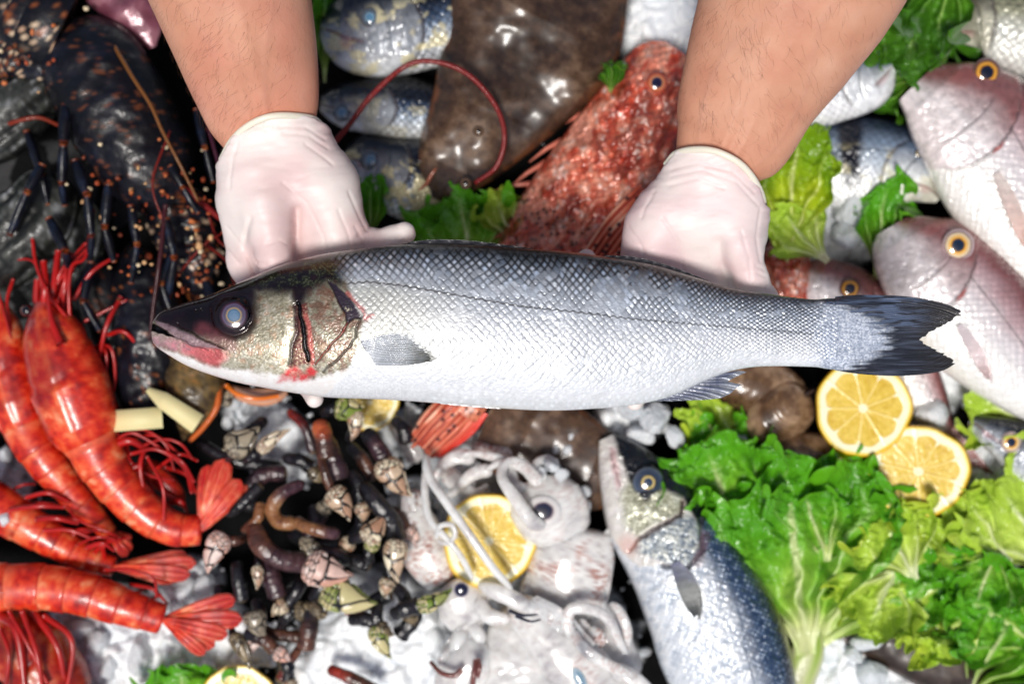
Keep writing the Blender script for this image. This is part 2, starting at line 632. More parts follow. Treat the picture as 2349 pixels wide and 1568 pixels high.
def tail_colour(x, y):
    n = fbm(x / 16, y / 10, 0, 3); n2 = fbm(x / 60, y / 3.2, 0, 8, 3); n3 = fbm(x / 3, y / 3, 0, 18, 2); n4 = fbm(x / 40, y / 5, 0, 28, 2)
    wh = ramp(n3, [(0, c(104, 118, 138)), (0.5, c(178, 188, 204)), (1, c(240, 243, 248))])
    dk = ramp(n2, [(0, c(20, 22, 30)), (0.5, c(40, 43, 52)), (1, c(84, 92, 110))])
    dk = mixc(dk, c(104, 122, 154), sm(770, 740, y) * sm(0.45, 0.62, n4) * sm(2160, 2080, x) * 0.5)
    dk = mixc(dk, c(60, 54, 46), sm(2060, 2190, x) * 0.5)
    ex = np.interp(y, [676, 686, 700, 730, 765, 795, 820, 842, 856], [1790, 1840, 1915, 2000, 2035, 2030, 1995, 1960, 1900])
    return mixc(wh, dk, sm(-26, 26, x - ex + 70 * (n4 - 0.5) + 30 * (n - .5)))


# ------------------------------------------------------------------ the sea bass held up
hz = lambda x, y: (330.3 + x * .2344, 568.9 + y * .2344)
TOPC = [(347, 757), (350, 738), (356, 728), (372, 713), (420, 696), (471, 680), (553, 646), (635, 611), (700, 592), (760, 579), (850, 568), (940, 560), (1020, 559), (1100, 562), (1200, 570),
        (1300, 577), (1400, 590), (1500, 607), (1600, 637), (1680, 661), (1760, 674), (1860, 686), (1900, 684), (1950, 684)]
BOTC = [(347, 759), (349, 779), (356, 792), (377, 808), (424, 836), (471, 855), (541, 876), (612, 890), (682, 902), (752, 911), (881, 916), (1000, 924), (1130, 935), (1250, 941), (1350, 938),
        (1450, 929), (1530, 911), (1620, 872), (1680, 850), (1750, 840), (1860, 841), (1900, 846), (1950, 850)]
_x0, _x1 = 347, 1950
_tx = spline(TOPC, 1500); _bx = spline(BOTC, 1500)
ytop = lambda x: np.interp(x, _tx[:, 0], _tx[:, 1])
ybot = lambda x: np.interp(x, _bx[:, 0], _bx[:, 1])
LATL = [(782, 651), (846, 646), (930, 656), (1020, 671), (1100, 686), (1200, 703), (1320, 715), (1450, 731), (1600, 744), (1800, 760), (1935, 772)]

HZ = 0.178
bass = thing('sea_bass', 'large silver sea bass with dark back held up flat across two gloved hands', 'fish', W(1150, 760, 0.155))


class Hero(Body):
    pass


hero = Hero([(_x0, 765), (_x1, 765)], [(0, 1, 1), (1, 1, 1)], HZ, [(0, 10), (0.03, 26), (0.1, 48), (0.25, 78), (0.4, 92), (0.6, 84), (0.8, 48), (0.92, 26), (0.97, 19), (1, 15)], 1, nu=1050, nv=400, nb=40, power=0.85)
hero.top = 765 - ytop(hero.A[:, 0]); hero.bot = ybot(hero.A[:, 0]) - 765
hero.N = np.tile([0, -1.0], (hero.nu, 1))


def hero_paint(s, t, q, x, y, front):
    top, bot = ytop(x), ybot(x)
    hgt = bot - top
    tt = (y - top) / np.maximum(hgt, 1)
    # lattice of scales: lengthwise pitch follows the body depth
    xs = np.linspace(_x0, _x1, 800)
    hh = ybot(xs) - ytop(xs)
    pit = 18.5 * np.clip(hh / 355, 0.72, 1.06)
    cum = np.r_[0, np.cumsum((xs[1:] - xs[:-1]) / pit[1:])]
    a = np.interp(x, xs, cum)
    v = tt * 18.5
    shear = 0.05 * (x - 900) / 18
    b = v * 0.98
    wob = 1.5 * (fbm(x / 80, y / 80, 0, 3, 3) - 0.5)
    e, lx, ly, r1, r2 = scales(a + wob, b + wob * 0.6, 11)
    n1 = fbm(x / 40, y / 40, 0, 5); n2 = fbm(x / 9, y / 9, 0, 6, 3); n3 = fbm(x / 3.2, y / 3.2, 0, 7, 2)
    lost = sm(0.6, 0.68, fbm(x / 46, y / 24, 0, 55, 3))
    e = e * (1 - 0.7 * lost) + 0.55 * 0.7 * lost
    # back/belly share measured from the lateral line
    ll = np.interp(x, [p[0] for p in LATL], [p[1] for p in LATL])
    tb = np.where(y < ll, 0.365 * (y - top) / np.maximum(ll - top, 1), 0.365 + 0.635 * (y - ll) / np.maximum(bot - ll, 1))
    tail = sm(1500, 1900, x)
    tbn = tb + 0.05 * (n1 - 0.5) + tail * 0.02
    col = bass_body_paint(tbn, e, None, r1, r2)
    # warm front of the flank
    col = mixc(col, col * np.array([1.06, 1.02, 0.9]), sm(1150, 850, x) * sm(0.3, 0.42, tb) * sm(0.9, 0.7, tb))
    col = col * (0.9 + 0.2 * n2)[..., None]
    amp = sm(0.0, 0.05, tb) * (1 - 0.75 * sm(0.7, 0.88, tb)) * 1.0
    S_mm = 0.00030 * (1 - 0.45 * sm(0.3, 0.5, tb))
    dz = amp * S_mm * (sm(0, 0.5, e) + (r1 - 0.5) * 1.7 * lx + (r2 - 0.5) * 1.7 * ly + 0.5 * lx)
    fine = sm(0.72, 0.85, tb)
    dz = dz + fine * 0.00012 * n3
    rough = 0.3 + 0.24 * r2 + 0.1 * fine
    # lateral line
    dl = np.abs(y - ll - 1.5 * np.sin(a * math.pi * 2))
    m = sm(2.8, 0.8, dl) * sm(780, 800, x) * sm(1940, 1900, x)
    col = mixc(col, c(62, 60, 62), m * (0.85 - 0.35 * sm(1300, 1900, x)))
    # net of dark edges on the tail stalk
    tn = sm(1650, 1760, x) * sm(0.95, 0.6, tb) * sm(1930, 1860, x)
    col = mixc(col, c(50, 55, 68), tn * sm(0.16, 0.03, e) * (1 - 0.6 * sm(0.35, 0.6, tb)))
    tw = np.clip(sm(1835, 1910, x + 30 * (n2 - .5) + 20 * (e - .4)) * sm(0.0, 0.3, tt + sm(1860, 1912, x)) + sm(1885, 1912, x), 0, 1)
    col = mixc(col, tail_colour(x, y), tw)
    # ---------------- head
    x_, y_ = x, y
    x = x + 9 * (fbm(x / 22, y / 22, 0, 91, 3) - 0.5); y = y + 9 * (fbm(x_ / 22, y_ / 22, 0, 92, 3) - 0.5)
    gx = [(0, 770), (30, 785), (80, 800), (150, 832), (200, 826), (260, 800), (310, 760), (345, 715)]
    yy = y - 585
    gill = np.interp(yy, [g[0] for g in gx], [g[1] for g in gx])
    jag = 5 * (n2 - 0.5)
    hw_ = 6 + 34 * sm(655, 625, y)
    head = sm(hw_, -hw_, x - gill + jag + 30 * (n1 - .5) * sm(655, 625, y))
    # skin of the head top: dark brown black
    gold = ramp(np.clip(n1 * 0.3 + n2 * 0.45 + n3 * 0.4 - 0.06 + 0.1 * sm(640, 820, y), 0, 1), [(0, c(84, 80, 64)), (0.3, c(132, 126, 102)), (0.5, c(168, 162, 138)), (0.7, c(202, 198, 178)), (1, c(240, 238, 228))])
    f1, f2, cid = voro(x / 7, y / 7, 3)
    gold = gold * (0.88 + 0.24 * cid)[..., None]
    gold = mixc(gold, gold * np.array([1.1, 0.72, 0.6]), sm(0.55, 0.75, fbm(x / 18, y / 18, 0, 21)) * 0.7)
    hc = gold
    lowy = ybot(x)
    dlow = lowy - y
    white = mixc(c(236, 230, 226), c(246, 246, 246), n2)
    hc = hc * np.array([0.98, 0.97, 0.97]) * (0.50 + 0.3 * sm(560, 668, x) * sm(700, 665, x) + 0.2 * sm(700, 830, y))[..., None]
    hc = mixc(hc, c(104, 60, 44) * (0.6 + 0.8 * n2)[..., None], sm(700, 712, x) * sm(0.42, 0.62, fbm(x / 12, y / 14, 0, 33)) * 0.65)
    hc = mixc(hc, c(70, 44, 36), sm(70, 42, np.hypot(x - 535, y - 726)) * 0.75)
    # white throat band
    wline = np.interp(x, [347, 420, 471, 541, 600, 660, 720, 790], [790, 815, 835, 845, 855, 862, 868, 850])
    hc = mixc(hc, white, sm(-7, 8, y - wline + 10 * (n2 - .5)))
    # dark upper head
    dk = [hz(60, 700), hz(170, 560), hz(950, 280), hz(1300, 100), hz(1750, 0), hz(2050, 40), hz(1985, 250), hz(1930, 350), hz(1780, 330), hz(1620, 420), hz(1560, 560), hz(1470, 580), hz(1430, 440),
          hz(1110, 425), hz(1085, 560), hz(1080, 760), hz(900, 880), hz(740, 870), hz(450, 850), hz(280, 800), hz(150, 745)]
    top_c = ramp(n1, [(0, c(10, 6, 8)), (0.5, c(26, 14, 20)), (1, c(44, 26, 30))])
    green = ramp(n3, [(0, c(12, 14, 10)), (0.5, c(38, 42, 26)), (1, c(110, 116, 84))])
    top_c = mixc(top_c, green, sm(0.35, 0.6, fbm(x / 16, y / 12, 0, 9)) * inpoly(x, y, [hz(950, 350), hz(1500, 120), hz(2000, 60), hz(1950, 330), hz(1500, 400)], 12) * 0.8)
    md = inpoly(x, y, dk, 14)
    hc = mixc(hc, hc * 0.5, inpoly(x, y, dk, 26) * 0.8)
    hc = mixc(hc, top_c, np.clip(md + 0.25 * (n2 - 0.5) * md * (1 - md) * 4, 0, 1))
    # lilac and red under the eye
    hc = mixc(hc, c(120, 60, 66), sm(26, 4, dline(x, y, [hz(560, 780), hz(700, 880), hz(850, 960)])) * (0.35 + 0.5 * n2))
    # lower jaw and maxilla
    jaw = [hz(40, 800), hz(110, 820), hz(300, 880), hz(480, 940), hz(700, 960), hz(810, 1010), hz(815, 1070), hz(740, 1160), hz(640, 1150), hz(500, 1080), hz(330, 1010), hz(150, 990), hz(60, 920)]
    jc = ramp(np.clip((x - 347) / 175 + 0.3 * (n2 - .5), 0, 1), [(0, c(150, 116, 126)), (0.25, c(188, 130, 142)), (0.6, c(196, 96, 100)), (0.85, c(186, 80, 84)), (1, c(206, 120, 118))])
    hc = mixc(hc, jc * (0.6 + 0.8 * n2)[..., None], inpoly(x, y, jaw, 9) * (0.95 - 0.5 * sm(0.5, 0.7, n1)))
    mx = [hz(110, 700), hz(200, 730), hz(460, 850), hz(760, 990), hz(700, 985), hz(480, 960), hz(300, 870), hz(140, 760)]
    hc = mixc(hc, mixc(c(96, 66, 74), c(176, 150, 156), n2), inpoly(x, y, mx, 2.5) * 0.9)
    hc = mixc(hc, c(40, 26, 34), sm(2.6, 0.8, dline(x, y, [hz(330, 740), hz(560, 880), hz(780, 985)])) * 0.8)
    hc = mixc(hc, c(70, 40, 50), sm(2.2, 0.6, dline(x, y, [hz(290, 865), hz(480, 955), hz(640, 1000)])) * 0.6)
    # gill slits
    sl = [hz(1470, 560), hz(1490, 640), hz(1500, 800), hz(1455, 960), hz(1430, 1140)]
    d1 = dline(x, y, sl)
    mo = inpoly(x, y, [hz(1480, 560), hz(1600, 540), hz(1640, 800), hz(1690, 1130), hz(1430, 1160), hz(1470, 900)], 4)
    hc = mixc(hc, mixc(c(104, 36, 34), c(168, 140, 112), sm(0.45, 0.75, n3)), mo * 0.9)
    hc = mixc(hc, c(48, 14, 20), sm(6.5, 2.0, d1) * (0.6 + 0.4 * n2))
    d2 = dline(x, y, [hz(1510, 540), hz(1545, 700), hz(1575, 900), hz(1605, 1090)])
    hc = mixc(hc, c(12, 10, 18), sm(7.5, 3.2, d2))
    d2b = dline(x, y, [hz(1590, 650), hz(1625, 850), hz(1655, 1120)])
    hc = mixc(hc, c(176, 84, 78), sm(8, 2, d2b) * 0.75)
    fl = [hz(1800, 320), hz(1860, 350), hz(1990, 460), hz(2090, 570), hz(2140, 660), hz(2120, 700), hz(2060, 690), hz(1990, 740), hz(1975, 640), hz(1900, 540), hz(1860, 430)]
    mf = inpoly(x, y, fl, 2)
    hc = mixc(hc, mixc(c(26, 28, 40), c(60, 42, 58), n1), mf)
    sp = sm(9, 4, np.hypot(x - hz(2000, 590)[0], y - hz(2000, 590)[1])) * sm(0.45, 0.6, n3)
    hc = mixc(hc, c(190, 180, 160), sp)
    d3 = dline(x, y, [hz(1690, 1130), hz(1800, 980), hz(1930, 830), hz(1990, 730)])
    hc = mixc(hc, c(132, 48, 38), sm(2.6, 0.8, d3) * 0.9)
    d4 = dline(x, y, [hz(2110, 690), hz(2070, 880), hz(1950, 1030), hz(1750, 1210)])
    hc = mixc(hc, c(70, 62, 50), sm(3, 0.5, d4) * 0.8)
    col = mixc(col, hc, head)
    # pale neck below the gill cover
    nk = sm(-4, 10, x - gill) * sm(1010, 880, x) * sm(790, 840, y)
    col = mixc(col, mixc(c(206, 210, 216), c(244, 245, 246), n3), nk * 0.8)
    # blood
    bl = inpoly(x, y, [hz(1300, 1310), hz(1360, 1230), hz(1430, 1150), hz(1480, 1150), hz(1560, 1220), hz(1640, 1150), hz(1700, 1200), hz(1680, 1260), hz(1500, 1310)], 7)
    col = mixc(col, c(206, 40, 48), np.clip(bl * (0.25 + 1.3 * (n2 - 0.15)), 0, 0.95))
    rd = sm(9, 1, dline(x, y, [hz(1990, 440), hz(2130, 600), hz(2160, 700), hz(2230, 660)]))
    col = mixc(col, c(190, 84, 84), rd * (0.25 + 0.7 * n2) * (1 - mf))
    # relief of the head
    hd = 0.0010 * head * (sm(0, 9, d1 + 0 * x) - 1)
    hd = hd - 0.0022 * sm(8, 0, d2) * head - 0.0008 * sm(4, 0, d3) - 0.0012 * mf - 0.0006 * sm(4, 0, d4)
    hd = hd + 0.0007 * sm(6, 26, d1) * sm(10, -10, x - hz(1470, 0)[0]) * head * sm(-20, 30, y - 640)
    hd = hd - 0.0009 * sm(4, 0, dline(x, y, [hz(330, 745), hz(560, 885), hz(800, 990)]))
    hd = hd + 0.0009 * inpoly(x, y, mx, 5)
    hd = hd + 0.00022 * (n3 - 0.5) * sm(0.3, 0.9, 1 - md) * 1.1 + 0.0005 * (n1 - .5) - 0.0012 * np.exp(-((np.hypot(x - 535, y - 722) - 46) / 7) ** 2) * head
    # nostrils
    for nx_, ny_ in (hz(510, 610), hz(560, 592)):
        dn = np.hypot(x - nx_, (y - ny_))
        hd = hd - 0.0008 * sm(5, 1, dn); col = mixc(col, c(8, 6, 8), sm(5, 2, dn) * 0.8)
    # the open mouth: a deep wedge between the jaws, its inner shade painted black
    mouth = inpoly(x, y, [hz(-20, 800), hz(-20, 740), hz(110, 745), hz(180, 785), hz(300, 868), hz(230, 850), hz(120, 822)], 2.0)
    col = mixc(col, c(6, 4, 5), mouth)
    hd = hd - 0.006 * mouth
    dz = dz * (1 - head) + hd
    rough = rough * (1 - head) + head * (0.42 - 0.26 * md)
    rough = rough + 0.2 * sm(0.8, 0.95, tb)
    col = np.where((front > 0)[..., None], col, c(215, 220, 225))
    dz = np.where(front > 0, dz, 0)
    ed = sm(1.0, 0.97, np.abs(t))
    return col, dz * ed, rough


hero.build('body', M_fish, bass, hero_paint)
eye(bass, 536.5, 723, 34, HZ + 0.0212, [(0, c(92, 122, 150)), (0.30, c(84, 116, 146)), (0.43, c(66, 92, 118)), (0.45, c(150, 132, 96)), (0.5, c(150, 126, 92)), (0.56, c(90, 82, 96)), (0.66, c(70, 60, 86)), (0.74, c(88, 80, 104)),
                                         (0.8, c(70, 46, 70)), (0.86, c(52, 26, 36)), (0.93, c(32, 16, 22)), (1, c(14, 8, 11))], M_eye, h=0.2)


def dark_fin_paint(c0, c1, c2, s0=3):
    def f(a, b, ray, x, y):
        n = fbm(x / 14, y / 14, 0, s0); n2 = fbm(x / 30, y / 2.5, 0, s0 + 4, 3)
        k = ramp(np.clip(b + 0.5 * (n - 0.5), 0, 1), [(0, c0), (0.5, c1), (1, c2)])
        return k * (0.55 + 0.55 * (ray * 0.5 + 0.5) + 0.5 * (n2 - 0.5))[..., None]
    return f


def caudal_paint(a, b, ray, x, y):
    return tail_colour(x, y)


fin('caudal_fin', [(1915, 680), (1922, 765), (1915, 849)],
    [(2203, 711), (2196, 730), (2150, 752), (2128, 766), (2114, 778), (2125, 790), (2160, 808), (2180, 820), (2193, 833)],
    [(1915, 680), (1945, 677), (1980, 676), (2060, 678), (2120, 685), (2170, 697), (2203, 711)],
    [(1915, 849), (1945, 854), (1990, 859), (2060, 862), (2120, 858), (2165, 849), (2193, 833)],
    lambda a, b: HZ + 0.0052 * (1 - b) ** 1.3 * np.sqrt(np.clip(1 - (2 * a - 1) ** 2, 0, 1)) + 0.0004 + 0.004 * b * np.sin(a * 5) + 0.002 * (fbm(a * 9, b * 1.5, 0, 4) - 0.5), M_fin, bass, caudal_paint, rays=42, na=380, nb=130, ragged=0.045, relief=0.00022)
pf = fin('pectoral_fin', [(826, 782), (836, 800), (848, 815), (862, 838)],
    [(1029, 801), (1022, 812), (1004, 822), (985, 829)],
    [(826, 782), (880, 768), (930, 765), (985, 776), (1029, 801)],
    [(862, 838), (900, 838), (945, 836), (985, 829)],
    lambda a, b: HZ + 0.0246 + 0.0022 * np.sin(b * 3) + 0.0008 * a * (1 - a), M_fin, bass,
    dark_fin_paint(c(196, 202, 210), c(168, 174, 180), c(126, 128, 120)), rays=17, na=200, nb=80, ragged=0.1, relief=0.00035)
fin('anal_fin', [(1475, 921), (1530, 909), (1590, 884), (1650, 858)],
    [(1492, 920), (1560, 919), (1640, 915), (1672, 905), (1690, 890), (1700, 882), (1672, 876), (1680, 868), (1712, 853)],
    [(1475, 921), (1492, 920)], [(1650, 858), (1690, 850), (1712, 853)],
    HZ - 0.003, M_fin, bass, dark_fin_paint(c(140, 146, 160), c(84, 92, 118), c(150, 156, 166), 7), rays=13, na=160, nb=60, ragged=0.05, relief=0.0004)
fin('dorsal_fin', [(890, 567), (1000, 561), (1120, 565), (1240, 576)], [(905, 564), (960, 552), (1020, 549), (1090, 553), (1180, 564), (1250, 575)],
    [(890, 567), (905, 564)], [(1240, 576), (1250, 575)], HZ - 0.001, M_fin, bass, dark_fin_paint(c(20, 24, 34), c(34, 40, 54), c(14, 18, 26), 9), rays=9, na=120, nb=20, relief=0.0001)
fin('dorsal_fin', [(1380, 588), (1460, 600), (1540, 620), (1620, 644)], [(1390, 585), (1460, 590), (1540, 611), (1600, 634), (1625, 644)],
    [(1380, 588), (1390, 585)], [(1620, 644), (1625, 644)], HZ - 0.001, M_fin, bass, dark_fin_paint(c(20, 22, 30), c(36, 36, 46), c(20, 20, 26), 10), rays=11, na=120, nb=16, relief=0.0001)
fin('pelvic_fin', [(1000, 912), (1060, 918), (1130, 925)], [(1010, 926), (1070, 932), (1150, 938)],
    [(1000, 912), (1010, 926)], [(1130, 925), (1150, 938)], HZ + 0.003, M_fin, bass, dark_fin_paint(c(220, 220, 224), c(200, 202, 206), c(226, 222, 220), 12), rays=5, na=60, nb=20, relief=0.0002)

# ------------------------------------------------------------------ the person: forearms, upper arms and chest in one surface
M_skin = material('skin', rough=0.5, sss=0.12, sss_r=(1, 0.35, 0.2), sss_scale=0.004, bump=0.35, bump_scale=420, bump_dist=0.0006, mottle=0.05, mottle_scale=60)
M_glove = material('latex_glove', rough=0.5, sss=0.22, sss_r=(1, 0.7, 0.65), sss_scale=0.003, coat=0.12, coat_rough=0.35, bump=0.12, bump_scale=90, bump_dist=0.0012)
M_rim = material('glove_rim', base=c(236, 232, 214), rough=0.4, sss=0.2, sss_scale=0.002)
M_hair = material('arm_hair', base=c(110, 72, 50), rough=0.6)
M_shirt = material('shirt', base=c(70, 74, 84), rough=0.85, bump=0.4, bump_scale=900)

person = thing('person', 'person with bare hairy forearms and thin white gloves holding the large fish', 'person', (0, 0.32, 0.15))
# one sweep: left wrist -> elbow -> shoulder -> chest -> shoulder -> elbow -> right wrist
arm_pts = [  # px, py, z, rw, rh
    (650, 420, 0.148, 40, 30), (622, 345, 0.150, 84, 56), (606, 280, 0.153, 122, 77), (588, 200, 0.160, 142, 100), (565, 110, 0.168, 160, 130), (535, 0, 0.178, 180, 150),
    (505, -110, 0.190, 198, 170), (480, -230, 0.205, 205, 190), (470, -380, 0.23, 190, 190), (490, -520, 0.30, 200, 200), (620, -640, 0.42, 260, 250), (850, -700, 0.50, 420, 330), (1174, -720, 0.52, 560, 380),
    (1500, -700, 0.50, 420, 330), (1760, -640, 0.42, 260, 250), (1950, -520, 0.30, 200, 200), (1985, -380, 0.235, 190, 190), (1950, -230, 0.212, 212, 195), (1890, -110, 0.196, 220, 175), (1822, 0, 0.184, 214, 160),
    (1766, 110, 0.172, 190, 140), (1716, 215, 0.163, 162, 108), (1682, 310, 0.156, 140, 88), (1650, 385, 0.152, 104, 70), (1636, 470, 0.150, 50, 36)]
AP = spline(arm_pts, 700)
Pa = W(AP[:, 0], AP[:, 1], AP[:, 2])
k_ = KP * (CAM_H - AP[:, 2])
ends = np.sqrt(np.clip(np.minimum(np.arange(700), 699 - np.arange(700)) / 10.0, 0.02, 1))
Va, Fa, sa, ta = tube(Pa, AP[:, 3] * k_ * ends, AP[:, 4] * k_ * ends, seg=180)
n_ = fbm(Va[:, 0] * 45, Va[:, 1] * 45, Va[:, 2] * 45, 31)
n2_ = fbm(Va[:, 0] * 14, Va[:, 1] * 14, Va[:, 2] * 14, 32, 3)
skin_c = ramp(np.clip(0.5 + 0.6 * (n_ * 0.6 + n2_ * 0.5 - 0.55), 0, 1), [(0.3, c(186, 122, 98)), (0.5, c(207, 150, 122)), (0.7, c(220, 172, 146))])
Nn = Va - np.vstack([np.repeat(Pa, 180, 0), Pa[:1], Pa[-1:]])
Nn /= np.linalg.norm(Nn, axis=1)[:, None] + 1e-9
_ai = np.clip(sa * 699, 0, 699)
_wr = sm(150, 40, _ai) + sm(560, 650, _ai)                # towards the wrists: tendons and a vein
_td = 0.0006 * _wr * (np.exp(-((ta - 1.42) / 0.07) ** 2) + 0.8 * np.exp(-((ta - 1.72) / 0.06) ** 2) - 0.8 * np.exp(-((ta - 1.57) / 0.06) ** 2))
_vn = 0.0003 * np.exp(-((ta - 1.15 - 0.25 * np.sin(_ai / 22.0)) / 0.05) ** 2) + 0.00025 * np.exp(-((ta - 2.1 - 0.2 * np.sin(_ai / 17.0 + 1)) / 0.045) ** 2)
Va = Va + Nn * ((n2_ - 0.5) * 0.004 + _td + _vn)[:, None]
skin_c = mixc(skin_c, c(170, 132, 126), (_vn / 0.0003) * 0.10)
skin_c = mixc(skin_c, c(206, 120, 104), sm(0.55, 0.72, n2_) * 0.35)
# the body itself is the person's one mesh
body = mesh('body', Va, Fa, M_skin, person, col=skin_c)

# shirt over shoulders and chest
i0, i1 = 235, 465
sh = AP[i0:i1]
ks = KP * (CAM_H - sh[:, 2])
Vs, Fs, _, _ = tube(W(sh[:, 0], sh[:, 1], sh[:, 2]), (sh[:, 3] + 22) * ks, (sh[:, 4] + 22) * ks, seg=60, caps=False)
ns = fbm(Vs[:, 0] * 20, Vs[:, 1] * 20, Vs[:, 2] * 20, 40)
mesh('shirt', Vs + (ns[:, None] - .5) * 0.02, Fs, M_shirt, person)

# hairs on the upper side of both forearms
hv, hf, off = [], [], 0
for lo, hi, n, ang, sgn in ((26, 150, 700, 0.62, 1), (545, 670, 700, 0.38, -1)):
    for k in range(n):
        i = RNG.integers(lo, hi)
        th = math.pi * (ang + RNG.normal(0, 0.24))
        j = int(th / (2 * math.pi) * 180) % 180
        v = Va[i * 180 + j]; nn = Nn[i * 180 + j]
        tan = Pa[i + 1] - Pa[i]; tan /= np.linalg.norm(tan)
        tan = -tan * sgn
        side = np.cross(tan, nn)
        L = RNG.uniform(0.004, 0.010)
        a = RNG.normal(0, 0.4) + 0.7 * sgn
        d = tan * math.cos(a) + side * math.sin(a)
        b2 = RNG.normal(0, 0.5)
        pts = [v + nn * 0.0001]
        for q in range(1, 5):
            f = q / 4
            dd = d + side * b2 * f
            pts.append(v + dd * L * f + nn * 0.0016 * math.sin(f * 2.4))
        V, F, _, _ = tube(pts, np.linspace(0.000045, 0.000015, 5), seg=3, caps=False)
        hv.append(V); hf.append(F[0] + off); off += len(V)
ho = mesh('arm_hair', np.vstack(hv), np.vstack(hf), M_hair, person)
ho['kind'] = 'stuff'


def glove(caps, cut, ring, palm_col, creases, seed, folds=()):
    """caps: (x0,y0,z0,r0, x1,y1,z1,r1, blend) in plane units / metres for z; r in plane units"""
    h = 0.00085
    pts = []
    C = []
    for q in caps:
        a = W(q[0], q[1], q[2]); b = W(q[4], q[5], q[6])
        ra, rb = S(q[3], q[2]), S(q[7], q[6])
        C.append((a, b, ra, rb, q[8]))
        pts += [a - ra, a + ra, b - rb, b + rb]
    lo = np.min(pts, 0) - 0.006; hi = np.max(pts, 0) + 0.006
    n = np.ceil((hi - lo) / h).astype(int)
    X = (lo[0] + np.arange(n[0]) * h)[:, None, None]; Y = (lo[1] + np.arange(n[1]) * h)[None, :, None]; Z = (lo[2] + np.arange(n[2]) * h)[None, None, :]
    D = None
    for a, b, ra, rb, kk in C:
        d = cap_sdf(X, Y, Z, a, b, ra, rb)
        D = d if D is None else smin(D, d, kk)
    # plane units of the grid for the cut and creases
    px = X / (KP * (CAM_H - Z)) + 1174.5; py = 784 - Y / (KP * (CAM_H - Z))
    for pl, dep, wd in creases:
        dd = dline(px + 0 * py, py + 0 * px, pl)
        D = D + dep * np.exp(-(dd / wd) ** 2) * sm(0.125, 0.15, Z + 0 * D)
    cy = np.interp(px + 0 * py, [p[0] for p in cut], [p[1] for p in cut])
    D = np.maximum(D, (cy - 6 - py) * KP * 0.85)
    V, Q = surface_nets(D, lo, h)
    N = vnormals(V, Q)
    # relax
    for _ in range(2):
        acc = np.zeros_like(V); cn = np.zeros(len(V))
        for k in range(4):
            a_, b_ = Q[:, k], Q[:, (k + 1) % 4]
            np.add.at(acc, a_, V[b_]); np.add.at(cn, a_, 1); np.add.at(acc, b_, V[a_]); np.add.at(cn, b_, 1)
        V = V * 0.4 + 0.6 * acc / cn[:, None]
    px = V[:, 0] / (KP * (CAM_H - V[:, 2])) + 1174.5; py = 784 - V[:, 1] / (KP * (CAM_H - V[:, 2]))
    # fine latex wrinkles: long noise, finer near the cuff
    nn = fbm(px / 60 + py / 90, py / 24, 0, seed, 3) - 0.5
    cyv = np.interp(px, [p[0] for p in cut], [p[1] for p in cut])
    near = sm(75, 0, py - cyv)
    V = V + N * (nn * (0.0009 + 0.0016 * near))[:, None]
    up_ = sm(-0.1, 0.3, N[:, 2])
    for fl_ in folds:
        d_ = dline(px + 5 * nn, py + 5 * nn, fl_)
        V = V + N * ((-0.0005 * np.exp(-(d_ / 4.0) ** 2)) * up_)[:, None]
    pk = fbm(V[:, 0] * 22, V[:, 1] * 22, V[:, 2] * 22, seed + 3, 3)
    col = mixc(c(238, 228, 223), palm_col, sm(0.36, 0.66, pk))
    g = mesh('glove', V, Q, M_glove, person, col=col)
    Vr, Fr, _, _ = tube(np.array([W(*p) for p in ring]), S(8, 0.17), seg=12)
    mesh('glove_rim', Vr, Fr, M_rim, g)
    return g


def ringpts(pts, zt, zb):
    """upper arc given by pts; lower arc mirrored underneath"""
    p = spline(pts, 40)
    t = np.linspace(0, math.pi, 40)
    up = [(p[i, 0], p[i, 1], zb + (zt - zb) * (0.5 + 0.5 * math.sin(t[i]))) for i in range(40)]
    dn = [(p[i, 0], p[i, 1], zb + (zt - zb) * (0.5 - 0.5 * math.sin(t[i]))) for i in range(38, 0, -1)]
    return up + dn + [up[0]]


L_ = [
    # wrist and heel
    (608, 270, .153, 84, 640, 400, .150, 80, .010), (570, 300, .152, 74, 590, 440, .148, 66, .012), (655, 270, .152, 78, 700, 420, .150, 64, .012), (676, 280, .151, 64, 745, 400, .148, 52, .012), (556, 350, .150, 54, 560, 440, .148, 54, .012),
    # palm fan
    (590, 420, .146, 60, 585, 560, .146, 46, .014), (650, 420, .145, 60, 650, 600, .140, 46, .014), (715, 410, .144, 58, 725, 600, .138, 44, .014), (760, 420, .145, 50, 780, 580, .139, 42, .014), (770, 440, .146, 42, 800, 540, .144, 40, .012),
    # thenar, hypothenar
    (590, 410, .156, 60, 620, 520, .158, 46, .012), (745, 440, .154, 50, 775, 540, .148, 40, .012),
    # thumb
    (606, 460, .162, 50, 630, 590, .161, 40, .006), (630, 590, .161, 39, 640, 680, .148, 33, .004),
    # outer edge under the thumb / index finger
    (545, 470, .140, 42, 560, 610, .136, 36, .010), (560, 600, .136, 36, 640, 760, .130, 31, .004), (640, 760, .130, 31, 706, 880, .142, 26, .003), (706, 880, .142, 26, 722, 915, .158, 20, .003),
    # middle, ring
    (680, 620, .134, 34, 760, 770, .130, 31, .004), (760, 770, .130, 31, 800, 860, .137, 26, .003),
    (750, 610, .134, 32, 850, 750, .130, 28, .004), (850, 750, .130, 28, 890, 830, .136, 24, .003),
    # little finger bent out along the back of the fish
    (800, 540, .142, 38, 858, 560, .142, 33, .006), (858, 560, .142, 32, 900, 548, .150, 29, .003), (900, 548, .150, 29, 928, 535, .156, 26, .003)]
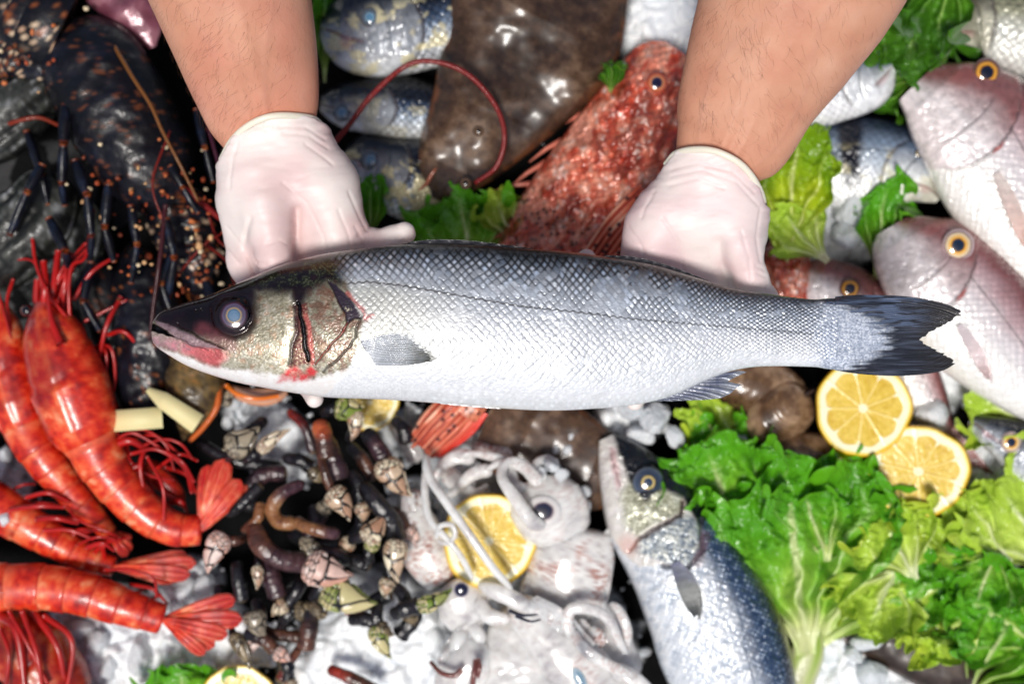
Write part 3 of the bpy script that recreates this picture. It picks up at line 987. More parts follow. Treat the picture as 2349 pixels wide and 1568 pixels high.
glove(L_, [(480, 400), (508, 365), (530, 325), (560, 295), (600, 274), (640, 265), (690, 268), (720, 276), (745, 292), (780, 320)],
      ringpts([(509, 366), (530, 326), (560, 295), (600, 273), (640, 265), (690, 267), (722, 275), (742, 294)], 0.1795, 0.126),
      c(226, 200, 198), [([(682, 480), (680, 560), (684, 640)], 0.0030, 11), ([(590, 600), (612, 606)], 0.0010, 3), ([(592, 616), (612, 622)], 0.0008, 3), ([(575, 500), (560, 560), (590, 640)], 0.0014, 6), ([(820, 540), (848, 520)], 0.0016, 4)], 51,
      folds=[[(640, 290), (700, 292), (745, 318)], [(650, 305), (710, 312), (752, 340)], [(700, 330), (762, 376)], [(520, 520), (552, 560), (575, 605)], [(512, 562), (548, 604)], [(800, 440), (826, 500), (842, 530)], [(815, 520), (838, 562)], [(775, 480), (800, 540), (806, 575)], [(648, 420), (705, 466), (742, 540), (752, 600)], [(612, 560), (640, 552), (660, 560)], [(545, 330), (530, 380), (524, 430)]])
R_ = [
    (1650, 360, .153, 90, 1620, 500, .150, 80, .010), (1600, 370, .152, 76, 1570, 500, .148, 62, .012), (1690, 400, .152, 74, 1680, 520, .148, 62, .012), (1560, 420, .148, 44, 1520, 500, .146, 50, .014), (1715, 450, .148, 40, 1712, 540, .147, 40, .012),
    (1480, 520, .146, 46, 1470, 600, .143, 44, .014), (1540, 500, .146, 56, 1520, 640, .139, 44, .014), (1610, 500, .145, 58, 1590, 660, .137, 46, .014), (1670, 520, .146, 52, 1660, 660, .138, 42, .014),
    (1690, 470, .156, 54, 1690, 560, .157, 46, .012), (1530, 480, .153, 50, 1490, 560, .149, 44, .012),
    (1695, 560, .158, 46, 1722, 640, .153, 39, .006), (1722, 640, .153, 38, 1752, 690, .145, 33, .004), (1752, 690, .145, 33, 1770, 730, .140, 27, .004),
    (1670, 660, .134, 36, 1640, 760, .130, 32, .004), (1640, 760, .130, 32, 1600, 820, .136, 27, .003),
    (1600, 660, .134, 34, 1540, 790, .130, 31, .004), (1540, 790, .130, 31, 1475, 890, .143, 25, .003), (1475, 890, .143, 25, 1456, 921, .157, 20, .003),
    (1530, 640, .134, 33, 1470, 760, .130, 29, .004), (1470, 760, .130, 29, 1420, 830, .136, 25, .003),
    (1470, 600, .139, 40, 1425, 640, .138, 32, .005), (1425, 640, .138, 30, 1370, 630, .144, 25, .003), (1370, 630, .144, 25, 1345, 592, .152, 21, .003)]
glove(R_, [(1500, 420), (1530, 375), (1550, 352), (1590, 342), (1640, 346), (1690, 368), (1722, 400), (1745, 440), (1756, 475), (1800, 520)],
      ringpts([(1529, 377), (1550, 353), (1590, 343), (1640, 347), (1690, 370), (1722, 401), (1744, 440), (1752, 470)], 0.1815, 0.124),
      c(222, 194, 196), [([(1650, 560), (1662, 620), (1676, 680)], 0.0026, 15)], 77,
      folds=[[(1540, 388), (1600, 374), (1680, 394), (1730, 440)], [(1542, 404), (1610, 390), (1690, 417), (1738, 470)], [(1535, 424), (1600, 410), (1660, 432)], [(1700, 530), (1718, 590), (1722, 640)], [(1745, 480), (1735, 540), (1744, 600)], [(1440, 520), (1470, 560), (1480, 595)], [(1520, 500), (1560, 560), (1570, 625)], [(1500, 440), (1470, 500)], [(1735, 610), (1752, 618)], [(1738, 626), (1756, 634)]])

# ------------------------------------------------------------------ counter and crushed ice
M_tray = material('wet_black_counter', base=c(14, 14, 16), rough=0.5, bump=0.3, bump_scale=60, bump_dist=0.003)
Vt = W(np.array([-900, 3300, 3300, -900]), np.array([2500, 2500, -1100, -1100]), -0.03)
o = mesh('ground', Vt, np.array([[0, 1, 2, 3]]), M_tray, smooth=False)
o['kind'] = 'structure'

ICE_SPOTS = [  # px, py, radius, strength, tone
    (880, 1480, 170, 1), (800, 1560, 160, 1), (630, 1000, 80, .9), (560, 940, 50, .7), (690, 1070, 40, .8), (440, 1350, 75, 1), (300, 1500, 150, 1), (200, 1440, 90, .9), (500, 1480, 110, .8), (1440, 960, 80, 1),
    (1520, 60, 120, .9), (1500, 130, 60, .8), (1960, 500, 100, 1), (2210, 820, 100, 1), (2130, 900, 70, .9), (2260, 1060, 80, .9), (2300, 980, 60, .7), (1920, 1520, 100, 1), (2060, 1540, 130, .8), (2200, 1540, 120, .7),
    (1780, 1560, 70, .8), (1070, 1060, 90, .9), (1270, 1070, 60, .9), (950, 1140, 50, .8), (930, 990, 60, .7), (1450, 1450, 60, .3), (1880, 620, 60, .9), (1260, 1500, 200, .9), (1090, 1180, 100, .8), (1250, 1300, 120, .8), (30, 1100, 70, .5), (1650, 930, 60, .5), (2200, 1200, 60, .6),
    (600, 1480, 50, .7), (1900, 540, 80, .8)]


def ice_mask(x, y):
    m = np.zeros(np.shape(x))
    for sx_, sy_, r, k in ICE_SPOTS:
        m = np.maximum(m, k * sm(r * 1.35, r * 0.6, np.hypot(x - sx_, y - sy_)))
    out = np.maximum(np.maximum(sm(-60, -140, x), sm(2420, 2500, x)), np.maximum(sm(-70, -150, y), sm(1620, 1690, y)))
    return np.maximum(m, out)


M_ice = material('crushed_ice', base=c(232, 238, 243), rough=0.22, rough_var=0.16, trans=0.2, ior=1.31, sss=0.4, sss_r=(0.8, 0.95, 1), sss_scale=0.006, bump=0.9, bump_scale=170, bump_dist=0.003)
M_icebed = material('ice_bed', vrough=True, rough=0.3, spec=0.3, bump=0.45, bump_scale=220, bump_dist=0.002, sss=0.2, sss_r=(0.8, 0.95, 1), sss_scale=0.006)
gx_, gy_ = np.meshgrid(np.linspace(-900, 3300, 760), np.linspace(-800, 2400, 560), indexing='ij')
mk = ice_mask(gx_, gy_)
rough_h = fbm(gx_ / 60, gy_ / 60, 0, 61)
f1, f2, cid = voro(gx_ / 46 + 1.6 * rough_h, gy_ / 46 + 1.6 * fbm(gx_ / 50, gy_ / 50, 0, 66), 62)
zz = -0.026 + 0.030 * mk + 0.008 * rough_h + 0.004 * sm(0, 0.5, f2 - f1) * mk + 0.004 * cid * mk + 0.003 * mk * fbm(gx_ / 14, gy_ / 14, 0, 67)
low = sm(700, 250, gx_) * sm(1050, 800, gy_)
zz = zz - 0.008 * low
icm = sm(0.28, 0.55, mk + 0.5 * (fbm(gx_ / 30, gy_ / 30, 0, 69) - .5))
icec = mixc(c(3, 3, 4), mixc(c(230, 236, 241), c(244, 247, 249), cid), icm * (0.85 + 0.15 * sm(0, 0.2, f2 - f1)))  # near black outside the ice spots: shade of the gaps painted in
o = mesh('ice_bed', W(gx_, gy_, zz), gridf(760, 560)[:, ::-1], M_icebed, col=icec.reshape(-1, 3), rough=0.95 - 0.58 * icm)
o['kind'] = 'stuff'; o['label'] = 'bed of crushed ice under the seafood'; o['category'] = 'ice'

# loose lumps of ice: faceted pebbles
_th, _ph = np.meshgrid(np.linspace(0, math.pi, 11), np.linspace(0, 2 * math.pi, 16, endpoint=False), indexing='ij')
_dir = np.stack([np.sin(_th) * np.cos(_ph), np.sin(_th) * np.sin(_ph), np.cos(_th)], -1)
_GF = gridf(11, 16, False, True)


def lump(cx, cy, z, r, facets=11):
    n = RNG.normal(size=(facets, 3)); n /= np.linalg.norm(n, axis=1)[:, None]
    d = RNG.uniform(0.62, 1.0, facets)
    rad = np.min(np.where((_dir @ n.T) > 0.05, d / np.maximum(_dir @ n.T, 0.05), 9), -1)
    rad = np.minimum(rad, 1.15)
    sc = RNG.uniform(0.7, 1.2, 3)
    R = S(r, 0)
    return W(cx, cy, z) + (_dir * rad[..., None] * sc).reshape(-1, 3) * R, _GF


parts = []
n_try = 0
while len(parts) < 1100 and n_try < 30000:
    n_try += 1
    k = random.randrange(len(ICE_SPOTS))
    sx_, sy_, r, w_ = ICE_SPOTS[k]
    a = random.uniform(0, 2 * math.pi); q = r * 1.25 * math.sqrt(random.random())
    x, y = sx_ + q * math.cos(a), sy_ + q * math.sin(a)
    if random.random() > w_ or x < -60 or x > 2420 or y < -60 or y > 1640:
        continue
    rr = random.choice([3, 4, 5, 6, 8, 10, 13, 17])
    parts.append(lump(x, y, random.uniform(-0.004, 0.008) + 0.00012 * rr, rr))
for x, y, r, z in [(425, 1350, 36, .018), (470, 1345, 30, .016), (405, 1395, 28, .014), (135, 1555, 26, .04), (220, 1470, 34, .016), (190, 1440, 24, .016), (330, 1500, 50, .01), (250, 1530, 30, .014), (1265, 1065, 22, .05), (1290, 1090, 18, .048),
                   (1240, 1080, 16, .05), (1335, 1130, 22, .035), (1345, 1165, 18, .035), (1325, 1190, 14, .035), (1310, 1000, 10, .03), (1300, 1030, 14, .03), (1275, 1030, 9, .03), (1960, 480, 44, .02), (1940, 540, 40, .02), (2210, 830, 50, .02), (1990, 1470, 30, .02),
                   (2010, 1545, 40, .02), (1960, 1500, 24, .02), (1500, 960, 36, .03), (1450, 930, 40, .03), (1470, 1000, 30, .03), (1700, 1000, 20, .03), (1550, 1000, 22, .04), (12, 1190, 14, .05), (2130, 950, 40, .02)]:
    parts.append(lump(x, y, z, r))
Vi, Fi, _ = merge(parts)
o = mesh('crushed_ice', Vi, Fi, M_ice, smooth=False)
o['kind'] = 'stuff'; o['label'] = 'loose lumps of crushed ice between the seafood'; o['category'] = 'ice'

# ------------------------------------------------------------------ fish on the counter
SILV = {
    'bass': dict(r=[(0, c(226, 230, 234)), (0.3, c(222, 228, 234)), (0.55, c(204, 212, 222)), (0.68, c(140, 160, 188)), (0.8, c(62, 82, 114)), (0.92, c(20, 28, 46)), (1, c(8, 12, 22))], pitch=10, k=0.5, hd=c(186, 180, 160), top=c(30, 36, 46), jaw=c(214, 196, 200)),
    'dark': dict(r=[(0, c(240, 242, 240)), (0.22, c(206, 214, 220)), (0.38, c(124, 142, 164)), (0.52, c(56, 74, 100)), (0.66, c(20, 26, 38)), (1, c(6, 7, 10))], pitch=12, k=0.5, hd=c(150, 156, 164), top=c(20, 24, 34), jaw=c(226, 228, 228)),
    'silver': dict(r=[(0, c(250, 250, 250)), (0.35, c(242, 244, 246)), (0.55, c(196, 208, 220)), (0.75, c(120, 138, 160)), (0.9, c(50, 62, 82)), (1, c(20, 24, 34))], pitch=12, k=0.25, hd=c(222, 226, 228), top=c(90, 108, 132), jaw=c(232, 232, 232)),
    'pink': dict(r=[(0, c(244, 240, 230)), (0.35, c(242, 239, 236)), (0.55, c(228, 221, 222)), (0.72, c(198, 168, 170)), (0.87, c(142, 90, 90)), (1, c(88, 44, 46))], pitch=12, k=0.12, hd=c(228, 220, 220), top=c(140, 92, 90), jaw=c(222, 210, 208)),
    'olive': dict(r=[(0, c(236, 236, 230)), (0.4, c(206, 208, 200)), (0.6, c(168, 168, 142)), (0.8, c(110, 108, 82)), (1, c(50, 48, 40))], pitch=14, k=0.3, hd=c(180, 178, 160), top=c(90, 86, 70), jaw=c(220, 216, 206)),
}


def silver_paint(kind, L, HW, sg=0.27, bars=None, seed=1, patches=0.0, mouth=None, extra=None, jaw_line=True, sky=None):
    K = SILV[kind]

    def f(s, t, q, x, y, front):
        u = s * L
        tt = (t + 1) / 2
        n1 = fbm(u / 50, q / 50, seed, seed); n2 = fbm(u / 12, q / 12, seed, seed + 3, 3); n3 = fbm(u / 4, q / 4, seed, seed + 5, 2)
        e, lx, ly, r1, r2 = scales(u / (K['pitch'] * 1.7) + 0.3 * n1, q / (K['pitch'] * 1.7), seed)
        col = ramp(tt + 0.12 * (n1 - 0.5), K['r'])
        ee = sm(0.05, 0.35, e)
        col = col * (1 - K['k'] * (1 - ee) + K['k'] * 0.9 * (r1 - 0.4) * ee)[..., None]
        if kind == 'bass':
            col = mixc(col, c(170, 205, 250), sm(0.5, 0.95, r1) * sm(0.55, 0.7, tt) * ee * 0.55)
        if bars:
            for bs, bw, bk in bars:
                m = sm(bw, bw * 0.4, np.abs(s - bs + 0.03 * (n1 - 0.5))) * sm(0.12, 0.5, tt + 0.25 * (n2 - .5)) * bk
                col = mixc(col, c(14, 18, 30), m)
        # head
        gl = sg - 0.35 * sg * np.abs(t + 0.1) ** 2.2 + 0.012 * (n2 - 0.5)
        head = sm(0.006, -0.006, s - gl)
        hc = ramp(tt + 0.15 * (n1 - 0.5), [(0, K['jaw']), (0.28, K['hd'] * 1.05), (0.46, K['hd']), (0.64, K['hd'] * 0.4 + K['top'] * 0.6), (0.78, K['top'])])
        if kind == 'bass':
            hc = ramp(tt + 0.1 * (n1 - .5), [(0, c(236, 226, 228)), (0.2, c(226, 222, 214)), (0.42, c(176, 170, 146)), (0.56, c(140, 134, 112)), (0.66, c(40, 46, 54)), (0.8, c(16, 20, 28))])
        hc = hc * (0.66 + 0.68 * n2)[..., None]
        hc = mixc(hc, mixc(hc, K['top'], 0.6 * np.ones_like(s)), sm(sg * 0.45, sg * 0.1, s) * sm(0.45, 0.75, tt))
        col = mixc(col, hc, head)
        dgl = np.abs(s - gl) * L
        col = mixc(col, c(60, 48, 50), sm(5, 1, dgl) * sm(-0.85, -0.5, t) * sm(0.8, 0.5, t) * 0.75)
        g2 = gl * 0.66
        d2 = np.abs(s - g2) * L
        col = mixc(col, col * 0.55, sm(4, 1, d2) * head * sm(0.6, 0.3, np.abs(t)))
        dz = -0.0012 * sm(9, 0, dgl) * sm(0.9, 0.6, np.abs(t)) - 0.0008 * sm(7, 0, d2) * sm(0.7, 0.4, np.abs(t)) + 0.0009 * head
        if patches:
            pm = sm(0.5, 0.62, fbm(u / 38, q / 30, 3, seed + 40)) * patches
            col = mixc(col, c(226, 216, 172) * (0.7 + 0.5 * n3)[..., None], pm * sm(0.75, 0.6, tt))
        # lateral line
        dl = np.abs(t - 0.34 + 0.25 * (s - sg)) * HW
        col = mixc(col, col * 0.45, sm(3, 1, dl) * (1 - head))
        # mouth
        if jaw_line and kind != 'pink':
            ml = sg * 0.42
            dm = np.abs(t + 0.12 + 1.3 * s / sg * 0.3) * HW * 0.6
            m = sm(6, 1.2, dm) * sm(ml + 0.02, ml - .02, s)
            col = mixc(col, c(110, 60, 60), m * 0.6); dz = dz - 0.001 * m
            pk = sm(0.05, 0.0, np.abs(s - ml * 0.6)) * sm(0.22, 0.05, np.abs(t + 0.34))
            col = mixc(col, c(214, 150, 150), pk * 0.35)
        if kind == 'pink':
            st = sm(0.03, 0.012, np.abs(s - 0.075 - 0.01 * n1)) * sm(0.2, 0.45, t) * sm(1.05, 0.9, t)
            col = mixc(col, c(150, 84, 78), st * 0.6)
            col = mixc(col, c(246, 244, 240), sm(0.05, 0.35, -t + 0.2 * (n1 - .5)) * (1 - head) * 0.7)
            col = mixc(col, c(176, 70, 60), sm(7, 2, np.hypot((s - gl * 1.02) * L, (t - 0.05) * HW * .25)) * .8)
        sc = (1 - head) * (0.0003 * sm(0, .4, e) + 0.0006 * (r1 - .5) * lx) + 0.0012 * (n2 - 0.5)
        if extra:
            col, dz = extra(col, dz, s, t, u, q, x, y, n1, n2, n3)
        rough = 0.22 + 0.2 * n2
        return col, (dz + sc) * sm(1, 0.94, np.abs(t)), rough
    return f


EYE_GOLD = [(0, c(8, 12, 28)), (0.4, c(12, 20, 44)), (0.46, c(70, 40, 10)), (0.52, c(214, 150, 40)), (0.7, c(206, 146, 60)), (0.78, c(84, 52, 40)), (0.88, c(120, 86, 80)), (1, c(120, 90, 90))]
EYE_BASS = [(0, c(20, 44, 72)), (0.26, c(24, 52, 84)), (0.3, c(200, 180, 120)), (0.4, c(190, 164, 96)), (0.46, c(40, 50, 66)), (0.75, c(58, 70, 92)), (0.9, c(90, 100, 112)), (1, c(34, 40, 48))]
EYE_BLUE = [(0, c(100, 150, 180)), (0.35, c(90, 140, 176)), (0.45, c(170, 200, 214)), (0.5, c(60, 80, 100)), (0.75, c(110, 120, 130)), (0.85, c(70, 70, 74)), (1, c(120, 116, 110))]
EYE_SNAP = [(0, c(8, 22, 44)), (0.34, c(14, 40, 66)), (0.4, c(120, 80, 30)), (0.46, c(236, 170, 60)), (0.62, c(222, 190, 130)), (0.74, c(226, 208, 180)), (0.82, c(110, 70, 62)), (0.9, c(200, 180, 180)), (1, c(180, 150, 152))]


def market_fish(label, cat, kind, axis, prof, thick, zc, side, eyep=None, pec=None, group=None, nu=420, nv=170, name='fish', mat=None, power=0.75, tail=True, paint=None, **kw):
    mid = axis[len(axis) // 2]
    root = thing(name, label, cat, W(mid[0], mid[1], 0.0), group)
    b = Body(axis, prof, zc, thick, side, nu=nu, nv=nv, nb=18, power=power)
    HW = (b.top.max() + b.bot.max()) / 2
    p = paint(b.L, HW) if paint else silver_paint(kind, b.L, HW, **kw)
    b.build('body', mat or M_fish_wet, root, p)
    if eyep:
        ex, ey, er, rings = eyep[:4]
        d = np.hypot(b.A[:, 0] - ex, b.A[:, 1] - ey)
        i = int(np.argmin(d))
        tq = ((ex - b.A[i, 0]) * b.N[i, 0] + (ey - b.A[i, 1]) * b.N[i, 1] - (b.top[i] - b.bot[i]) / 2) / ((b.top[i] + b.bot[i]) / 2)
        _, _, z = b.pos(b.s[i], np.clip(tq, -0.97, 0.97))
        eye(root, ex, ey, er, float(z) + S(er, 0) * (0.12 if len(eyep) < 5 else eyep[4]), rings, M_eye, h=0.5)
    if pec:
        (s0, t0), ang, ln, wd, cols = pec
        x0, y0, z0 = b.pos(s0, t0)
        ca, sa_ = math.cos(ang), math.sin(ang)
        R2 = lambda u, v: (x0 + ca * u - sa_ * v, y0 + sa_ * u + ca * v)
        fin('pectoral_fin', [R2(0, -wd * .16), R2(0, wd * .16)], [R2(ln, wd * .12), R2(ln * .94, wd * .26)], [R2(0, -wd * .16), R2(ln * .25, -wd * .34), R2(ln * .6, -wd * .36), R2(ln * .88, -wd * .12), R2(ln, wd * .12)],
            [R2(0, wd * .16), R2(ln * .3, wd * .3), R2(ln * .7, wd * .36), R2(ln * .94, wd * .26)], lambda a, b_: float(z0) + 0.0022 + 0.002 * np.sin(b_ * 3), M_fin, root, dark_fin_paint(*cols), rays=12, na=60, nb=40, ragged=0.1, relief=0.0005)
    if tail:
        i = -1
        T = b.A[-1] - b.A[-3]; T /= np.linalg.norm(T)
        Nn = b.N[-1]; h0 = b.top[-1]
        P = lambda u, v: (b.A[-1, 0] + T[0] * u + Nn[0] * v, b.A[-1, 1] + T[1] * u + Nn[1] * v)
        k = K_top = SILV[kind]['top'] if kind in SILV else c(150, 60, 44)
        fin('caudal_fin', [P(-8, h0), P(-8, -h0)], [P(h0 * 4.6, h0 * 2.4), P(h0 * 3, 0), P(h0 * 4.6, -h0 * 2.4)], [P(-8, h0), P(h0 * 2, h0 * 1.6), P(h0 * 4.6, h0 * 2.4)], [P(-8, -h0), P(h0 * 2, -h0 * 1.6), P(h0 * 4.6, -h0 * 2.4)],
            float(b.zc[-1]), M_fin, root, dark_fin_paint(k * 1.6, k * 1.2, k), rays=20, na=80, nb=40, ragged=0.1, relief=0.0005)
    return root, b


FINC = (c(120, 140, 170), c(84, 88, 96), c(60, 60, 62))
def bass_head(col, dz, s, t, u, q, x, y, n1, n2, n3):
    # body: white silver flank, blue speckled back with pale scale glints painted in
    blue = sm(0.15, 0.62, t + 0.18 * (n1 - .5))
    e, lx, ly, r1, r2 = scales(u / 12 + .8 * n1, q / 12, 77)
    white = ramp(n2, [(0.2, c(186, 196, 208)), (0.5, c(222, 228, 234)), (0.8, c(240, 243, 246))]) * (0.9 + 0.12 * sm(0, .5, e))[..., None]
    bl = mixc(c(46, 66, 96), mixc(c(104, 132, 168), c(190, 206, 224), r2), sm(0.0, 0.9, e) * sm(0.1, 0.9, r1))
    bl = mixc(bl, c(10, 16, 30), sm(0.72, 1.0, t + 0.1 * (n2 - .5)))
    body = mixc(white, bl, blue)
    body = mixc(body, c(90, 104, 124), sm(4, 1, dline(x, y, [(1621, 1246), (1650, 1295), (1678, 1352), (1700, 1420), (1712, 1500), (1740, 1600)])) * .7)
    gill = [(1380, 990), (1660, 990), (1640, 1150), (1612, 1205), (1606, 1262), (1572, 1304), (1520, 1294), (1466, 1298), (1425, 1262), (1380, 1200), (1340, 1100)]
    wx, wy = x + 7 * (n2 - .5), y + 7 * (fbm(x / 14, y / 14, 3, 5) - .5)
    hd = inpoly(wx, wy, gill, 3)
    hc = mixc(c(238, 234, 232), c(222, 218, 208), n2)
    gold = ramp(n3 * .6 + n2 * .4, [(0.2, c(120, 120, 96)), (0.5, c(186, 186, 160)), (0.75, c(230, 232, 214)), (0.9, c(250, 250, 244))])
    hc = mixc(hc, gold, inpoly(wx, wy, [(1425, 1130), (1450, 1090), (1530, 1120), (1580, 1150), (1560, 1180), (1500, 1204), (1462, 1232), (1430, 1200)], 14))
    plate = ramp(n3 * .5 + n2 * .5, [(0.2, c(70, 82, 98)), (0.45, c(148, 158, 166)), (0.62, c(206, 210, 202)), (0.85, c(240, 240, 232))])
    hc = mixc(hc, plate, inpoly(wx, wy, [(1562, 1180), (1606, 1190), (1608, 1262), (1572, 1302), (1500, 1282), (1452, 1262), (1470, 1236), (1510, 1208)], 6))
    hc = mixc(hc, c(22, 26, 34), inpoly(wx, wy, [(1404, 985), (1420, 1040), (1440, 1096), (1452, 1120), (1478, 1150), (1520, 1120), (1566, 1140), (1590, 1186), (1620, 1220), (1700, 1200), (1600, 1050), (1500, 985)], 7))
    hc = mixc(hc, c(218, 180, 180), inpoly(wx, wy, [(1398, 1026), (1412, 1030), (1426, 1110), (1416, 1124), (1404, 1080)], 6) * .8)
    hc = mixc(hc, c(96, 70, 76), sm(3.5, 1, dline(wx, wy, [(1402, 1040), (1412, 1080), (1424, 1116)])) * .5)
    d1 = dline(wx, wy, [(1566, 1150), (1560, 1182), (1512, 1206), (1468, 1234), (1444, 1262)])
    hc = mixc(hc, c(120, 74, 70), sm(9, 3, d1) * .5); hc = mixc(hc, c(26, 28, 36), sm(5, 1.5, d1) * .85)
    hc = mixc(hc, c(220, 160, 140), sm(40, 5, np.hypot(x - 1440, y - 1250)) * .5)
    d2 = dline(wx, wy, [(1606, 1192), (1610, 1262), (1574, 1305), (1520, 1296)])
    col = mixc(body, hc, hd)
    col = mixc(col, c(40, 42, 56), sm(7, 2, d2) * .8)  # shadow of the gill opening painted along the cover edge
    col = mixc(col, c(120, 90, 100), sm(18, 6, dline(x, y, [(1618, 1230), (1600, 1290)])) * .5)
    dz = 0.0012 * hd - 0.002 * sm(8, 0, d1) - 0.002 * sm(9, 0, d2) + 0.0008 * (n2 - .5) + (1 - hd) * blue * 0.0006 * sm(0, .5, e) * r1 - 0.001 * np.exp(-((np.hypot(x - 1487, y - 1106) - 40) / 8) ** 2)
    return col, dz


# the bass lying below, head up
market_fish('silver blue sea bass lying head up beside the squid, below the held fish', 'fish', 'bass',
            [(1390, 1004), (1436, 1100), (1500, 1210), (1572, 1320), (1628, 1420), (1686, 1560), (1745, 1740), (1800, 1950)],
            [(0, 18, 18), (0.03, 54, 34), (0.09, 90, 60), (0.18, 122, 94), (0.3, 136, 112), (0.42, 148, 134), (0.55, 150, 146), (0.75, 110, 110), (0.92, 60, 60), (1, 46, 46)],
            [(0, 10), (0.05, 45), (0.15, 85), (0.35, 120), (0.6, 115), (0.9, 45), (1, 16)], 0.034, 1, (1487, 1106, 37, EYE_BASS), ((0.315, -0.12), math.radians(63), 140, 66, (c(120, 124, 150), c(120, 124, 122), c(70, 74, 78))), sg=0.27, seed=4, jaw_line=False, extra=bass_head, name='sea_bass', nu=640, nv=240)
# three dark bream heads between the left arm and the flatfish
market_fish('silver and blue black bream at the top edge, right of the left forearm', 'fish', 'dark',
            [(736, 60), (800, 66), (900, 60), (1050, 30), (1200, 0)], [(0, 26, 30), (0.06, 74, 70), (0.16, 104, 104), (0.35, 130, 116), (0.7, 110, 100), (1, 30, 30)],
            [(0, 20), (0.1, 60), (0.4, 90), (1, 20)], 0.022, 1, (848, 40, 23, EYE_BLUE), None, sg=0.5, seed=12, patches=0.8, bars=[(0.42, 0.10, .9)])
market_fish('dark blue bream lying below the silver bream head, crossed by the red feeler', 'fish', 'dark',
            [(735, 236), (800, 240), (900, 246), (1040, 260), (1150, 270)], [(0, 16, 20), (0.08, 42, 46), (0.2, 58, 62), (0.5, 74, 70), (1, 24, 24)],
            [(0, 14), (0.1, 45), (0.4, 70), (1, 20)], 0.016, 1, (785, 258, 22, EYE_BLUE), None, sg=0.42, seed=13, patches=0.35)
market_fish('dark bream with cream patches right beside the left glove, above the lettuce', 'fish', 'dark',
            [(792, 352), (850, 366), (920, 400), (1010, 450), (1120, 520)], [(0, 16, 20), (0.06, 44, 46), (0.2, 72, 76), (0.5, 92, 92), (1, 24, 24)],
            [(0, 14), (0.1, 50), (0.4, 74), (1, 20)], 0.014, 1, (850, 366, 24, EYE_BLUE), None, sg=0.42, seed=15, patches=1.0, bars=[(0.36, 0.09, .9)])
# top right
market_fish('bright silver fish head pointing right, just under the right forearm', 'fish', 'silver',
            [(2046, 150), (2000, 176), (1940, 190), (1850, 215), (1700, 260), (1550, 300)], [(0, 14, 20), (0.05, 46, 50), (0.13, 74, 76), (0.25, 84, 84), (0.5, 84, 80), (1, 30, 30)],
            [(0, 14), (0.1, 50), (0.4, 70), (1, 20)], 0.032, -1, (2010, 128, 13, EYE_BASS), None, sg=0.24, seed=21, bars=[(0.02, 0.05, .5)])
market_fish('silver fish with one dark bar, right of the yellow green lettuce', 'fish', 'silver',
            [(2160, 452), (2120, 410), (2050, 372), (1960, 356), (1860, 372), (1740, 420)], [(0, 14, 20), (0.06, 54, 50), (0.18, 84, 86), (0.4, 92, 130), (0.65, 84, 116), (1, 30, 30)],
            [(0, 14), (0.1, 50), (0.4, 70), (1, 20)], 0.016, -1, (2108, 352, 15, EYE_BASS), None, sg=0.34, seed=23, patches=0.4, bars=[(0.52, 0.075, 1), (0.24, 0.05, .8)])
market_fish('olive silver belly of a big fish in the top right corner', 'fish', 'olive',
            [(2185, 60), (2260, 40), (2400, 60), (2600, 110), (2800, 150)], [(0, 20, 40), (0.06, 60, 80), (0.2, 110, 120), (0.5, 130, 125), (1, 40, 40)],
            [(0, 14), (0.1, 60), (0.4, 100), (1, 20)], 0.012, 1, None, None, sg=0.16, seed=25)
market_fish('pink and white sea bream with an orange ringed eye near the top right corner', 'fish', 'pink',
            [(2098, 196), (2150, 250), (2230, 350), (2320, 470), (2430, 620), (2560, 800)], [(0, 66, 50), (0.012, 80, 56), (0.04, 104, 64), (0.1, 156, 84), (0.22, 205, 106), (0.4, 205, 126), (0.7, 120, 90), (1, 34, 34)],
            [(0, 26), (0.06, 56), (0.2, 84), (0.5, 96), (1, 20)], 0.034, 1, (2264, 166, 33, EYE_GOLD, .2), ((0.36, -0.15), math.radians(66), 190, 50, (c(236, 222, 214), c(228, 206, 198), c(214, 178, 168))), sg=0.30, seed=31)
market_fish('pink sea bream with a wide white and gold eye, right of the silver tail fin', 'fish', 'pink',
            [(2044, 520), (2080, 580), (2150, 670), (2250, 770), (2370, 880), (2520, 1000)], [(0, 46, 40), (0.03, 86, 60), (0.1, 134, 84), (0.24, 170, 104), (0.45, 170, 120), (0.7, 120, 90), (1, 34, 34)],
            [(0, 26), (0.06, 60), (0.2, 92), (0.5, 100), (1, 20)], 0.036, 1, (2198, 562, 37, EYE_SNAP, .2), ((0.40, -0.3), math.radians(58), 150, 44, (c(228, 216, 218), c(222, 206, 208), c(210, 186, 186))), sg=0.33, seed=33)
market_fish('small pink bream peeping out above and below the tail of the held bass', 'fish', 'pink',
            [(1836, 628), (1880, 650), (1960, 720), (2060, 820), (2120, 900), (2160, 990)], [(0, 22, 20), (0.08, 62, 50), (0.25, 96, 70), (0.5, 90, 70), (0.8, 52, 50), (1, 30, 30)],
            [(0, 20), (0.08, 46), (0.3, 70), (1, 20)], 0.014, 1, (1950, 662, 25, EYE_GOLD, .2), None, sg=0.38, seed=35)
market_fish('small silver fish with gaping pointed mouth at the right edge, among lettuce and ice', 'fish', 'dark',
            [(2226, 962), (2270, 990), (2330, 1024), (2430, 1090), (2560, 1180)], [(0, 12, 14), (0.06, 28, 24), (0.2, 50, 44), (0.45, 66, 60), (1, 26, 26)],
            [(0, 10), (0.1, 36), (0.4, 56), (1, 14)], 0.030, 1, (2320, 1014, 25, EYE_SNAP), None, sg=0.5, seed=37)


